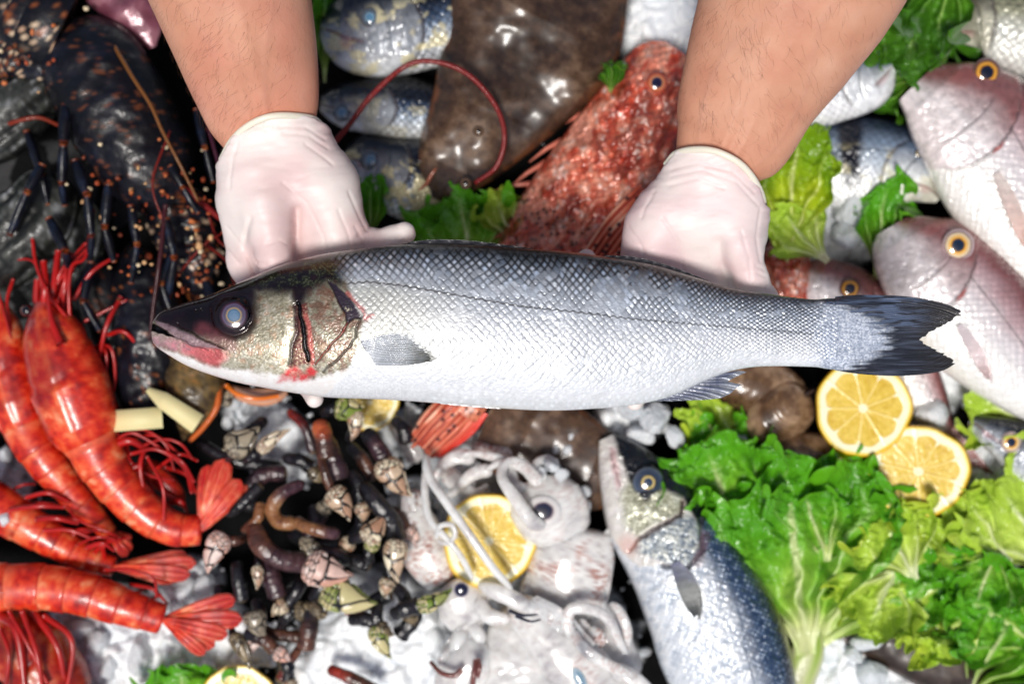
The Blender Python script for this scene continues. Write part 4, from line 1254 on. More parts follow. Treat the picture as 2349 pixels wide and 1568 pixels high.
# ---- red scorpion fish
def red_paint(seed, tailspots=0.5):
    def mk(L, HW):
        def f(s, t, q, x, y, front):
            u = s * L
            n1 = fbm(u / 55, q / 45, 0, seed); n2 = fbm(u / 22, q / 18, 0, seed + 1, 4); n3 = fbm(u / 8, q / 8, 0, seed + 2, 2); n4 = fbm(u / 34, q / 26, 0, seed + 3)
            col = ramp(np.clip(n2 * 0.75 + n4 * 0.5 - 0.1, 0, 1), [(0.15, c(120, 42, 28)), (0.38, c(178, 74, 52)), (0.52, c(210, 108, 82)), (0.7, c(226, 150, 124)), (0.9, c(240, 204, 188))])
            col = mixc(col, c(190, 50, 24), sm(0.58, 0.7, n1) * 0.6)
            col = mixc(col, c(226, 140, 104), sm(0.2, 0.6, -t) * sm(0.35, 0.6, s) * 0.6)
            n5 = fbm(u / 70, q / 30, 0, seed + 9, 3)
            col = mixc(col, c(116, 36, 26), sm(0.55, 0.66, n5) * 0.65)
            col = mixc(col, c(236, 176, 150), sm(0.42, 0.32, n5) * 0.45)
            f1, f2, cid = voro(u / 20, q / 16, seed)
            sp = sm(0.3, 0.18, f1) * (cid > 0.35) * sm(0.38, 0.5, s)
            col = mixc(col, c(66, 30, 34), sp * 0.85)
            e, lx, ly, r1, r2 = scales(u / 22, q / 22, seed)
            col = col * (0.8 + 0.3 * sm(0, .4, e) + 0.2 * (r1 - .5))[..., None]
            col = mixc(col, c(238, 206, 196), sm(0.62, 0.74, n3) * sm(0.5, 0.65, n2) * 0.8)
            dz = 0.012 * (n5 - 0.5) + 0.007 * (n4 - 0.5) + 0.0024 * (n2 - .5) + 0.0006 * (n3 - .5)
            gl = 0.30 - 0.1 * t * t
            dz = dz - 0.002 * sm(10, 0, np.abs(s - gl) * L)
            return col, dz * sm(1, 0.9, np.abs(t)), 0.2 + 0.25 * n3
        return f
    return mk


EYE_RED = [(0, c(16, 22, 50)), (0.45, c(24, 32, 66)), (0.55, c(190, 130, 90)), (0.75, c(180, 90, 60)), (1, c(150, 60, 44))]
sc_, sb_ = market_fish('big red scorpion fish with spotted belly, lying diagonally beside the right forearm', 'fish', 'red',
                       [(1560, 118), (1510, 190), (1432, 330), (1330, 500), (1240, 640), (1150, 790), (1080, 900), (1052, 945)],
                       [(0, 40, 40), (0.04, 84, 66), (0.12, 104, 96), (0.3, 130, 150), (0.5, 140, 168), (0.7, 110, 120), (0.9, 60, 62), (1, 44, 46)],
                       [(0, 30), (0.1, 80), (0.4, 110), (0.8, 50), (1, 20)], 0.030, -1, (1507, 190, 25, EYE_RED, .3), None, name='scorpion_fish', paint=red_paint(71), tail=False, nu=520, nv=220, power=0.7)


def red_fin_paint(a, b, ray, x, y):
    n = fbm(a * 11, b * 2.2, 0, 75); f1, f2, cid = voro(x / 22, y / 22, 9)
    k = ramp(np.clip(n + 0.2 * ray, 0, 1), [(0.2, c(150, 50, 34)), (0.45, c(212, 92, 62)), (0.65, c(232, 138, 106)), (0.9, c(240, 190, 160))])
    k = mixc(k, c(70, 36, 36), sm(0.3, 0.15, f1) * (cid > 0.55))
    return mixc(k, c(222, 60, 44), sm(0.7, 0.95, a))


fin('caudal_fin', [(1016, 905), (1060, 930), (1120, 950)], [(940, 1000), (952, 1030), (985, 1052), (1008, 1052)], [(1016, 905), (970, 950), (940, 1000)], [(1120, 950), (1080, 1000), (1008, 1052)],
    lambda a, b: 0.032 + 0.004 * np.sin(a * 5), M_fin, sc_, red_fin_paint, rays=9, na=140, nb=60, ragged=0.14, relief=0.0009, thick=0.002)
fin('pectoral_fin', [(1470, 420), (1500, 500), (1490, 560)], [(1330, 590), (1380, 640), (1440, 640)], [(1470, 420), (1390, 500), (1330, 590)], [(1490, 560), (1470, 600), (1440, 640)],
    0.068, M_fin, sc_, red_fin_paint, rays=11, na=120, nb=60, ragged=0.1, relief=0.0014, thick=0.002)
for k, (x0, y0, x1, y1) in enumerate([(1390, 215, 1330, 262), (1330, 262, 1262, 306), (1290, 320, 1214, 372), (1250, 372, 1168, 430), (1230, 420, 1136, 436), (1215, 470, 1148, 500), (1190, 520, 1124, 552), (1450, 165, 1400, 168), (1520, 140, 1470, 138), (1560, 150, 1530, 108), (1600, 170, 1590, 120), (1480, 230, 1430, 214), (1470, 270, 1420, 262)]):
    V, F, s_, _ = tube(W([x0 + 60, x0, (x0 + x1) / 2, x1], [y0 + 30, y0, (y0 + y1) / 2 - 4, y1], [0.03, 0.03, 0.032, 0.03]), np.array([9, 8, 5, 1.5]) * KP, seg=8)
    mesh('fin_spine', V, F, M_fish_wet, sc_, col=ramp(s_, [(0, c(190, 90, 70)), (1, c(214, 130, 108))]))
market_fish('small red fish beside the wrist of the right glove, left of the small pink bream', 'fish', 'red',
            [(1790, 538), (1806, 600), (1820, 680), (1830, 780)], [(0, 20, 20), (0.1, 42, 44), (0.4, 54, 54), (1, 30, 30)], [(0, 18), (0.3, 55), (1, 20)], 0.016, 1, None, None, name='red_fish', paint=red_paint(83), tail=False, nu=160, nv=100)


# ---- flatfish
def brown_paint(seed, k=1.0):
    def mk(L, HW):
        def f(s, t, q, x, y, front):
            n1 = fbm(x / 110, y / 110, 0, seed, 2); n2 = fbm(x / 22, y / 22, 0, seed + 1); n3 = fbm(x / 6, y / 6, 0, seed + 2, 3); n4 = fbm(x / 46, y / 40, 0, seed + 8, 2)
            col = ramp(np.clip(n1 * 0.5 + n2 * 0.5 + 0.3 * (n3 - 0.5), 0, 1), [(0.2, c(30, 18, 12)), (0.45, c(58, 40, 28)), (0.6, c(76, 55, 40)), (0.85, c(112, 88, 68))]) * k
            rimm = sm(0.84, 0.95, np.abs(t))
            col = mixc(col, c(110, 62, 30) * k, rimm * 0.6 * sm(0.4, 0.6, n2))
            dz = 0.010 * (n1 - 0.5) + 0.0022 * (n4 - 0.5)
            return col, dz * sm(1, 0.85, np.abs(t)), 0.34 + 0.25 * n2
        return f
    return mk


tb_, tbb = market_fish('large brown flatfish with wet wrinkled head, top middle between the forearms', 'fish', 'brown',
                       [(1000, 456), (1040, 370), (1100, 250), (1190, 80), (1270, -80), (1350, -260)],
                       [(0, 16, 20), (0.025, 42, 46), (0.06, 66, 70), (0.14, 92, 110), (0.3, 120, 170), (0.5, 180, 226), (0.65, 210, 220), (0.85, 150, 150), (1, 40, 40)],
                       [(0, 22), (0.1, 60), (0.3, 80), (0.6, 80), (1, 20)], 0.026, 1, None, None, name='flatfish', mat=M_flat, paint=brown_paint(91), tail=False, power=0.55, nu=420, nv=260)
for ex, ey, er in ((1088, 420, 15), (1118, 300, 13)):
    eye(tb_, ex - 20, ey, er, 0.052, [(0, c(14, 12, 14)), (0.4, c(30, 26, 24)), (0.5, c(120, 96, 70)), (0.7, c(80, 58, 44)), (1, c(60, 42, 32))], M_eye, h=0.8)
V, F, s_, _ = tube(W([962, 980, 990, 1000], [436, 420, 400, 386], [0.036, 0.042, 0.044, 0.044]), np.array([2, 5, 5, 2]) * KP, seg=8)
mesh('mouth', V, F, M_fish_wet, tb_, col=c(150, 84, 60))
market_fish('brown olive flatfish dusted with ice, directly under the belly of the held bass', 'fish', 'brown',
            [(1115, 960), (1200, 1000), (1300, 1050), (1420, 1100)], [(0, 70, 70), (0.1, 100, 100), (0.5, 120, 116), (0.9, 90, 90), (1, 60, 60)], [(0, 26), (0.3, 60), (0.8, 50), (1, 20)], 0.014, 1, None, None,
            name='flatfish', mat=M_flat, paint=brown_paint(97, 1.25), tail=False, power=0.5, nu=200, nv=140)
market_fish('dark brown flatfish half buried in ice at the bottom, below the lettuce', 'fish', 'brown',
            [(1900, 1380), (1990, 1430), (2100, 1480), (2240, 1560), (2380, 1640)], [(0, 30, 30), (0.1, 60, 60), (0.5, 90, 80), (1, 50, 50)], [(0, 26), (0.3, 60), (0.8, 50), (1, 20)], 0.008, 1, None, None,
            name='flatfish', mat=M_flat, paint=brown_paint(99, 0.5), tail=False, power=0.6, nu=200, nv=120)


# ---- smooth brown clams
def clam(label, cx, cy, rx, ry, rot, z, seed):
    n, m = 60, 90
    rr = np.linspace(0.001, 1, n)[:, None]; th = np.linspace(0, 2 * math.pi, m, endpoint=False)[None, :]
    root = thing('clam', label, 'clam', W(cx, cy, 0), 'brown clams around the lemons')
    x = rr * np.cos(th) * (1 + 0.12 * np.cos(th)); y = rr * np.sin(th) * (1 + 0.08 * np.cos(2 * th))
    dome = np.sqrt(np.clip(1 - rr ** 2.3, 0, 1))
    xr = x * rx * math.cos(rot) - y * ry * math.sin(rot); yr = x * rx * math.sin(rot) + y * ry * math.cos(rot)
    px, py = cx + xr, cy + yr
    umb = np.hypot(x + 0.75, y)
    n1 = fbm(px / 40, py / 40, 0, seed); n2 = fbm(px / 10, py / 10, 0, seed + 2)
    rg = fbm(umb * 16, 0 * umb, 0, seed + 5) + 0 * n1
    col = ramp(np.clip(0.6 * n1 + 0.3 * n2 + 0.12 * rg, 0, 1), [(0.2, c(58, 38, 26)), (0.45, c(104, 78, 56)), (0.6, c(140, 112, 86)), (0.85, c(184, 154, 124))])
    hz_ = 0.4 * KP * (rx + ry)
    for sgn, nm in ((1, 'shell_valve'), (-1, 'shell_valve')):
        zz = z + sgn * (dome * hz_ * (0.8 if sgn > 0 else 0.5) - 0.0006) + sgn * 0.0004 * rg
        F = gridf(n, m, False, True)
        mesh(nm, W(px, py, zz), F if sgn < 0 else F[:, ::-1], M_shell, root, col=col.reshape(-1, 3))
    hx, hy = cx - rx * 0.85 * math.cos(rot), cy - rx * 0.85 * math.sin(rot)
    V, F, _, _ = tube(W([hx - 16, hx, hx + 18], [hy + 14, hy, hy - 10], [z + .004, z + .008, z + .004]), np.array([2, 7, 2]) * KP, seg=8)
    mesh('hinge', V, F, M_shell, root, col=c(46, 30, 24))


M_shell = material('shell', rough=0.22, coat=0.6, coat_rough=0.1, bump=0.25, bump_scale=150, bump_dist=0.001)
clam('large brown clam under the belly fin of the held bass, left of the lemon half', 1725, 880, 118, 76, 0.3, 0.02, 3)
clam('brown clam with a pale blemish, touching the left side of the upper lemon half', 1795, 945, 84, 72, 2.5, 0.03, 5)
clam('brown clam lowest of the three, between the lettuce and the lower lemon half', 1852, 1056, 108, 74, 0.2, 0.024, 8)
clam('small dark clam half hidden behind the lowest of the brown clams', 1900, 1090, 70, 60, 1.2, 0.01, 9)

# ---- mauve piece in the top left
_b = Body([(180, -90), (260, -20), (320, 50), (350, 110)], [(0, 60, 60), (0.4, 66, 60), (0.8, 50, 46), (1, 10, 10)], 0.03, [(0, 40), (0.6, 40), (1, 8)], 1, nu=80, nv=50)
rt = thing('fish_fillet', 'smooth mauve pink piece of fish at the top edge behind the lobster', 'fish', W(280, 10, 0))
_b.build('body', M_fish_wet, rt, lambda s, t, q, x, y, f: (ramp(fbm(x / 40, y / 40, 0, 5), [(0.2, c(84, 40, 54)), (0.6, c(120, 66, 82)), (0.9, c(160, 110, 120))]), 0.002 * (fbm(x / 50, y / 50, 0, 6) - .5), 0.3 + 0 * s))

# ------------------------------------------------------------------ lemons
M_rind = material('lemon_rind', rough=0.35, coat=0.3, coat_rough=0.2, bump=0.5, bump_scale=500, bump_dist=0.0006, sss=0.1, sss_scale=0.003)
M_pulp = material('lemon_pulp', rough=0.35, coat=0.35, coat_rough=0.12, sss=0.25, sss_r=(1, .8, .2), sss_scale=0.004, bump=0.4, bump_scale=380, bump_dist=0.0007)


def lemon(label, cx, cy, r, z, rot, nseg, tilt=(0, 0), ell=1.0, cr=(0, 0)):
    root = thing('lemon_half', label, 'lemon', W(cx, cy, 0.0))
    m = 180
    th = np.linspace(0, 2 * math.pi, m, endpoint=False)[None, :]
    wob = 1 + 0.018 * np.cos(3 * th + rot) + 0.012 * np.cos(5 * th + rot * 2) + 0.01 * np.cos(nseg * th)

    def place(rr, hh, th=th, w=1):
        x = rr * np.cos(th) * (1 + (wob - 1) * w) * r; y = rr * np.sin(th) * (1 + (wob - 1) * w) * r * ell
        zz = z + hh * KP * r - (x * tilt[0] + y * tilt[1]) * KP
        return W(cx + x, cy + y, zz)
    # rind: rim rolls over and the body bulges down
    prof = [(0.935, -0.012), (0.955, -0.002), (0.975, -0.004), (0.99, -0.02), (1.0, -0.05), (1.015, -0.12), (1.02, -0.22), (1.0, -0.36), (0.9, -0.54), (0.7, -0.66), (0.4, -0.74), (0.05, -0.76)]
    pr = np.array(prof)
    V = place(pr[:, :1], pr[:, 1:])
    col = np.where((pr[:, 0][:, None, None] < 0.97) & (pr[:, 1][:, None, None] > -0.03), c(246, 226, 120), c(238, 190, 28)) * np.ones((len(prof), m, 1))
    mesh('rind', V, gridf(len(prof), m, False, True)[:, ::-1], M_rind, root, col=col.reshape(-1, 3))
    # cut face
    n = 120
    rr = np.linspace(0.004, 0.94, n)[:, None]
    a = (th - rot) / (2 * math.pi) * nseg
    jit = np.interp((np.floor(a + 0.5) % nseg), np.arange(nseg), RNG.uniform(-0.16, 0.16, nseg))
    fa = np.abs(a - np.floor(a + 0.5) - jit * 0.5)
    X, Y = rr * np.cos(th) - cr[0], rr * np.sin(th) - cr[1]
    dm = fa * 2 * math.pi / nseg * np.maximum(rr, 0.02)            # distance to the membrane
    edge = 0.785 - 0.02 * np.cos(nseg * (th - rot)) - 0.10 * sm(0.05, 0.0, dm)
    pith = sm(-0.015, 0.02, rr - edge)
    nn = fbm(X * 9, Y * 9, 0, 5)
    core = sm(0.125, 0.075, np.hypot(X, Y) + 0.05 * (nn - .5))
    ves = fbm(rr * 7 + 3, a * 3.4, 0, 6, 3); ves2 = noise(rr * 16, a * 9, 0, 8)
    pulp = ramp(np.clip(0.6 * ves + 0.4 * ves2, 0, 1), [(0.1, c(206, 166, 40)), (0.45, c(220, 188, 70)), (0.75, c(234, 204, 96)), (1, c(244, 226, 150))])
    mem = sm(0.022, 0.008, dm)
    C = mixc(pulp, c(250, 228, 150), mem * 0.85)
    C = mixc(C, c(252, 244, 206), np.clip(pith + core, 0, 1))
    C = mixc(C, c(246, 224, 110), sm(0.91, 0.94, rr) * np.ones_like(C[..., 0]))
    hh = -0.012 + 0.014 * (ves - 0.5) * (1 - pith) * (1 - core) + 0.012 * mem + 0.008 * pith - 0.02 * sm(0.05, 0.0, np.hypot(X, Y))
    mesh('cut_face', place(rr, hh), gridf(n, m, False, True)[:, ::-1], M_pulp, root, col=C.reshape(-1, 3))


lemon('round lemon half directly below the tail fin, upper one of the touching pair', 1980, 936, 110, 0.05, 0.3, 9, (0.05, 0.02))
lemon('lemon half lower right of its pair, resting against the green lettuce', 2107, 1081, 117, 0.045, 0.9, 10, (-0.05, 0.05), 0.9)
lemon('lemon half among the squid, crossed by two white tentacles', 1122, 1240, 106, 0.048, 0.15, 10, (0.05, 0.0), 1.02)
lemon('lemon half mostly hidden under the belly of the held bass, beside the goose barnacles', 848, 922, 66, 0.02, 0.5, 9)
lemon('lemon half cut off by the bottom edge of the picture', 548, 1612, 88, 0.035, 0.4, 10)

# ------------------------------------------------------------------ lettuce
M_leaf = material('lettuce', rough=0.32, coat=0.35, coat_rough=0.12, translucent=0.12, bump=0.5, bump_scale=240, bump_dist=0.0012)
TONE = {
    'green': [(0, c(218, 226, 164)), (0.25, c(168, 204, 88)), (0.55, c(122, 184, 50)), (1, c(84, 158, 28))],
    'pale': [(0, c(228, 232, 190)), (0.3, c(206, 222, 126)), (0.6, c(190, 214, 92)), (1, c(170, 202, 66))],
    'yellow': [(0, c(222, 226, 150)), (0.3, c(186, 206, 66)), (0.6, c(170, 190, 36)), (1, c(120, 160, 20))],
    'deep': [(0, c(160, 196, 96)), (0.3, c(108, 160, 48)), (0.6, c(84, 140, 34)), (1, c(66, 118, 26))],
}


def leaf(label, base, tip, width, z0, z1, tone, seed, frill=1.0, curl=0.5, nu=150, nv=220, spread=1.15, pleat=1.0, cup=0.02, group=None, name='lettuce_leaf'):
    bx, by = base; dx, dy = tip[0] - bx, tip[1] - by
    L = math.hypot(dx, dy); dx /= L; dy /= L
    r = np.linspace(0.0, 1, nu)[:, None]; a = np.linspace(-1, 1, nv)[None, :]
    # outline: narrow stalk opening into a broad wavy blade
    lob = 1 + 0.14 * (fbm(a * 2.2 + 7, 0, 0, seed, 3) - 0.5) * 2 + 0.05 * np.sin(a * 9 + seed)
    fan = sm(0.0, 0.75, r)
    wid = (0.09 + 0.91 * fan) * width
    lx = r * L * (1 - 0.30 * np.abs(a) ** 2.2 * fan) * lob
    ly = np.sin(a * spread) / math.sin(spread) * wid * (1 + 0.2 * (lob - 1))
    # frills: the edge is longer than the leaf, it folds back and forth
    e = np.clip(np.maximum(r, np.abs(a) * fan ** 0.5) , 0, 1)
    e = r * (0.75 + 0.25 * np.abs(a)) + 0 * a
    edge = sm(0.42, 1.0, np.maximum(e, sm(0.55, 1, np.abs(a)) * r))
    fr = 7 + 3 * frill
    fx_, fy_ = lx + 0 * a, ly + 0 * r
    w1 = fbm(fx_ / 62 + seed, fy_ / 62, 0, seed + 1, 2) - 0.5
    w2 = fbm(fx_ / 26, fy_ / 26, 0, seed + 2, 2) - 0.5
    w3 = fbm(fx_ / 11, fy_ / 11, 0, seed + 3, 2) - 0.5
    w1b = fbm(fx_ / 62, fy_ / 62 + 9, 3, seed + 4, 2) - 0.5
    w2b = fbm(fx_ / 26, fy_ / 26 + 9, 5, seed + 5, 2) - 0.5
    amp = frill * edge
    lx = lx + amp * (44 * w1 + 26 * w2 + 10 * w3)
    ly = ly + amp * (44 * w1b + 26 * w2b + 10 * w3)
    # the hem of the blade is longer than the blade and folds over itself
    hem = sm(0.72, 1.0, edge) * frill
    fz = 2 * math.pi * (a * width / 34 + 1.4 * w1)
    lx = lx + hem * 14 * np.sin(fz * 1.0 + 1); ly = ly + hem * 16 * np.sin(fz * 0.8)
    zz = z0 + (z1 - z0) * r + cup * (np.abs(a) ** 2 - 0.4) * fan * (1 - 0.5 * r)
    zz = zz + frill * edge * (0.040 * w1 + 0.018 * w2 + 0.006 * w3) + hem * 0.005 * np.cos(fz) + 0.008 * curl * np.sin(r * 3 + a * 2)
    pl = np.cos(a * 12 + 3 * w1 + 1.2 * w2)
    plm = pleat * 0.0040 * sm(0.08, 0.3, r) * sm(1.0, 0.5, r)
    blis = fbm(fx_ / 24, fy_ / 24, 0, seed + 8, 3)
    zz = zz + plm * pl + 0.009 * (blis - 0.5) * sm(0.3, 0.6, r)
    px = bx + dx * lx - dy * ly; py = by + dy * lx + dx * ly
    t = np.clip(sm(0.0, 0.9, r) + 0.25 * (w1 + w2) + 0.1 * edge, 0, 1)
    C = ramp(t, TONE[tone])
    vein = sm(0.9, 1.0, pl) * sm(0.95, 0.3, r) * 0.55 + sm(0.05, 0.015, np.abs(a) * (0.3 + fan)) * sm(0.9, 0.5, r)
    C = mixc(C, TONE[tone][0][1], np.clip(vein * 0.7, 0, 0.7))
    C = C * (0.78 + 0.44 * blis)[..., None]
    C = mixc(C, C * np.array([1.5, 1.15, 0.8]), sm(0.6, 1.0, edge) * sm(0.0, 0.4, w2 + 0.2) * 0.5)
    V = W(px, py, np.maximum(zz, -0.015))
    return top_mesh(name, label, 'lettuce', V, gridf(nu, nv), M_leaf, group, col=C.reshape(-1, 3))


LG = 'lettuce leaves tucked between the fish'
leaf('bright green lettuce leaf running up beside the back of the lower sea bass', (1850, 1500), (1640, 975), 120, .012, .038, 'green', 3, .9, cup=.03)
leaf('broad lettuce leaf with pale ribs fanning out of the white stalk below the lemons', (1850, 1500), (1800, 1060), 250, .030, .056, 'green', 8, .8, pleat=2.2, nu=200, nv=300)
leaf('lettuce leaf of the same head reaching towards the lower lemon half', (1862, 1490), (2090, 1150), 210, .014, .048, 'green', 14, 1.0, pleat=1.4, nu=180, nv=260)
leaf('frilly lettuce leaf end left of the clams, under the belly fin', (1700, 1260), (1610, 990), 160, .03, .056, 'green', 19, 1.25)
leaf('pale lettuce leaf with ice on it, right above the head of the lower sea bass', (1700, 1060), (1575, 915), 80, .018, .032, 'pale', 23, 1.1)
leaf('large pale lettuce leaf left of the bottom right corner', (2360, 1270), (1990, 1400), 170, .02, .040, 'pale', 29, 1.05, pleat=1.6, nu=180, nv=260)
leaf('smooth pale lettuce leaf folded below the lower lemon half', (2320, 1290), (2140, 1170), 90, .03, .048, 'pale', 31, 0.7)
leaf('pale yellow green lettuce leaf at the right edge below the small silver fish', (2440, 1330), (2270, 1080), 150, .02, .042, 'pale', 35, 0.9)
leaf('deep green crumpled lettuce leaf near the right edge', (2420, 1500), (2180, 1350), 130, .02, .045, 'green', 39, 1.0)
leaf('lettuce leaf with a pale midrib standing in the bottom right corner', (2215, 1600), (2330, 1400), 130, .02, .040, 'green', 43, .8, pleat=2.0)
leaf('frilly pale lettuce leaf at the right edge above the small silver fish', (2440, 1000), (2200, 900), 90, .02, .035, 'pale', 47, 1.1)
leaf('yellow green lettuce leaf filling the gap right of the right glove', (1800, 600), (1830, 290), 100, .03, .05, 'yellow', 53, 1.2)
leaf('pale lettuce leaf lower right of the yellow green one, beside ice', (1900, 600), (1780, 480), 80, .035, .048, 'pale', 55, 1.1)
leaf('small dark green lettuce tuft between the barred fish and the pink bream', (2010, 640), (2030, 410), 60, .022, .036, 'green', 59, 1.5)
leaf('curly dark lettuce clump in the top right behind the right forearm', (2110, -60), (2080, 190), 120, .02, .04, 'deep', 61, 1.7)
leaf('curly lettuce clump left of the olive fish at the top edge', (2190, -80), (2140, 110), 80, .03, .05, 'deep', 63, 1.7)
leaf('small curly lettuce tip under the bright silver fish head', (2120, 170), (1985, 225), 46, .02, .035, 'deep', 67, 1.6)
leaf('curly bright green lettuce between the flatfish head and the held bass', (1090, 640), (1050, 440), 130, .018, .038, 'green', 71, 1.5)
leaf('small bright lettuce lobe touching the spines of the scorpion fish', (1180, 560), (1120, 425), 60, .03, .042, 'pale', 73, 1.5)
leaf('smooth lettuce leaf squeezed between the left glove and the cream patched bream', (850, 560), (850, 400), 36, .02, .035, 'green', 77, .6)
leaf('bright lettuce strip along the inner side of the left forearm', (745, 190), (742, -40), 36, .02, .03, 'green', 79, .6)
leaf('tiny lettuce sprig on the brown flatfish beside the scorpion fish head', (1400, 215), (1405, 135), 34, .052, .056, 'deep', 83, 1.4, nu=60, nv=100)
leaf('lettuce leaf behind the lemon half at the bottom edge', (430, 1650), (410, 1520), 110, .02, .04, 'green', 87, 1.3)
leaf('frilly lettuce leaf end with dark fold, beside the shoulder of the lower sea bass', (1760, 1270), (1670, 1110), 80, .035, .050, 'green', 101, 1.2)
leaf('crumpled lettuce leaf end between the lowest clam and the big ribbed leaf', (1900, 1300), (1830, 1090), 100, .035, .056, 'green', 103, 1.2)
leaf('crumpled pale lettuce leaf end right below the lower lemon half', (2100, 1330), (2020, 1170), 110, .035, .052, 'pale', 107, 1.4)
leaf('yellow green lettuce leaf edge over the dark half buried flatfish', (2060, 1300), (1990, 1440), 120, .03, .045, 'pale', 109, 1.3)
leaf('dark crumpled lettuce leaf between the pale leaves at the right edge', (2290, 1250), (2230, 1400), 110, .03, .05, 'green', 113, 1.4)
# pale heart of the head where its leaves meet
Vh, Fh, s_, t_ = tube(pxpath([(1780, 1650, .01), (1820, 1560, .014), (1856, 1480, .018), (1850, 1420, .018)], 40), bulb(40, 62, 30, .1, .4) * KP, bulb(40, 44, 20, .1, .4) * KP, seg=40)
top_mesh('lettuce_stalk', 'pale white lettuce stalk beside the tail end of the lower sea bass', 'lettuce', Vh, Fh, M_leaf, col=ramp(np.clip(s_ + 0.3 * np.cos(t_ * 6), 0, 1), [(0, c(206, 204, 172)), (0.6, c(204, 214, 150)), (1, c(160, 190, 80))]))

# ------------------------------------------------------------------ red prawns
M_prawn = material('prawn_shell', rough=0.38, coat=0.4, coat_rough=0.14, sss=0.3, sss_r=(1, .25, .1), sss_scale=0.003, bump=0.35, bump_scale=120, bump_dist=0.0012)
M_strand = material('prawn_feeler', base=c(176, 20, 16), rough=0.35, coat=0.4, coat_rough=0.15, mottle=0.35, mottle_scale=90)


def strand(name, pts, r0, r1, parent, mat=None, seg=7, n=None, col=None):
    n = n or 10 + 6 * len(pts)
    P = pxpath(pts, n)
    k_ = 0.78 if mat is None else 1.0
    V, F, s, t = tube(P, np.linspace(r0, r1, n) * KP * k_, seg=seg)
    return mesh(name, V, F, mat or M_strand, parent, col=col)


def prawn_col(V, s, seed, k=1.0, stripe=None):
    px = V[:, 0] / KP; py = V[:, 1] / KP
    n1 = fbm(px / 40, py / 40, 0, seed); n2 = fbm(px / 13, py / 13, 0, seed + 1); n3 = fbm(px / 4, py / 4, 0, seed + 2)
    C = ramp(np.clip(0.5 + 1.5 * (0.5 * n1 + 0.4 * n2 + 0.15 * n3 - 0.525), 0, 1), [(0.2, c(150, 14, 8)), (0.4, c(206, 38, 18)), (0.54, c(226, 70, 34)), (0.68, c(236, 110, 62)), (0.85, c(240, 164, 124))])
    return C * k


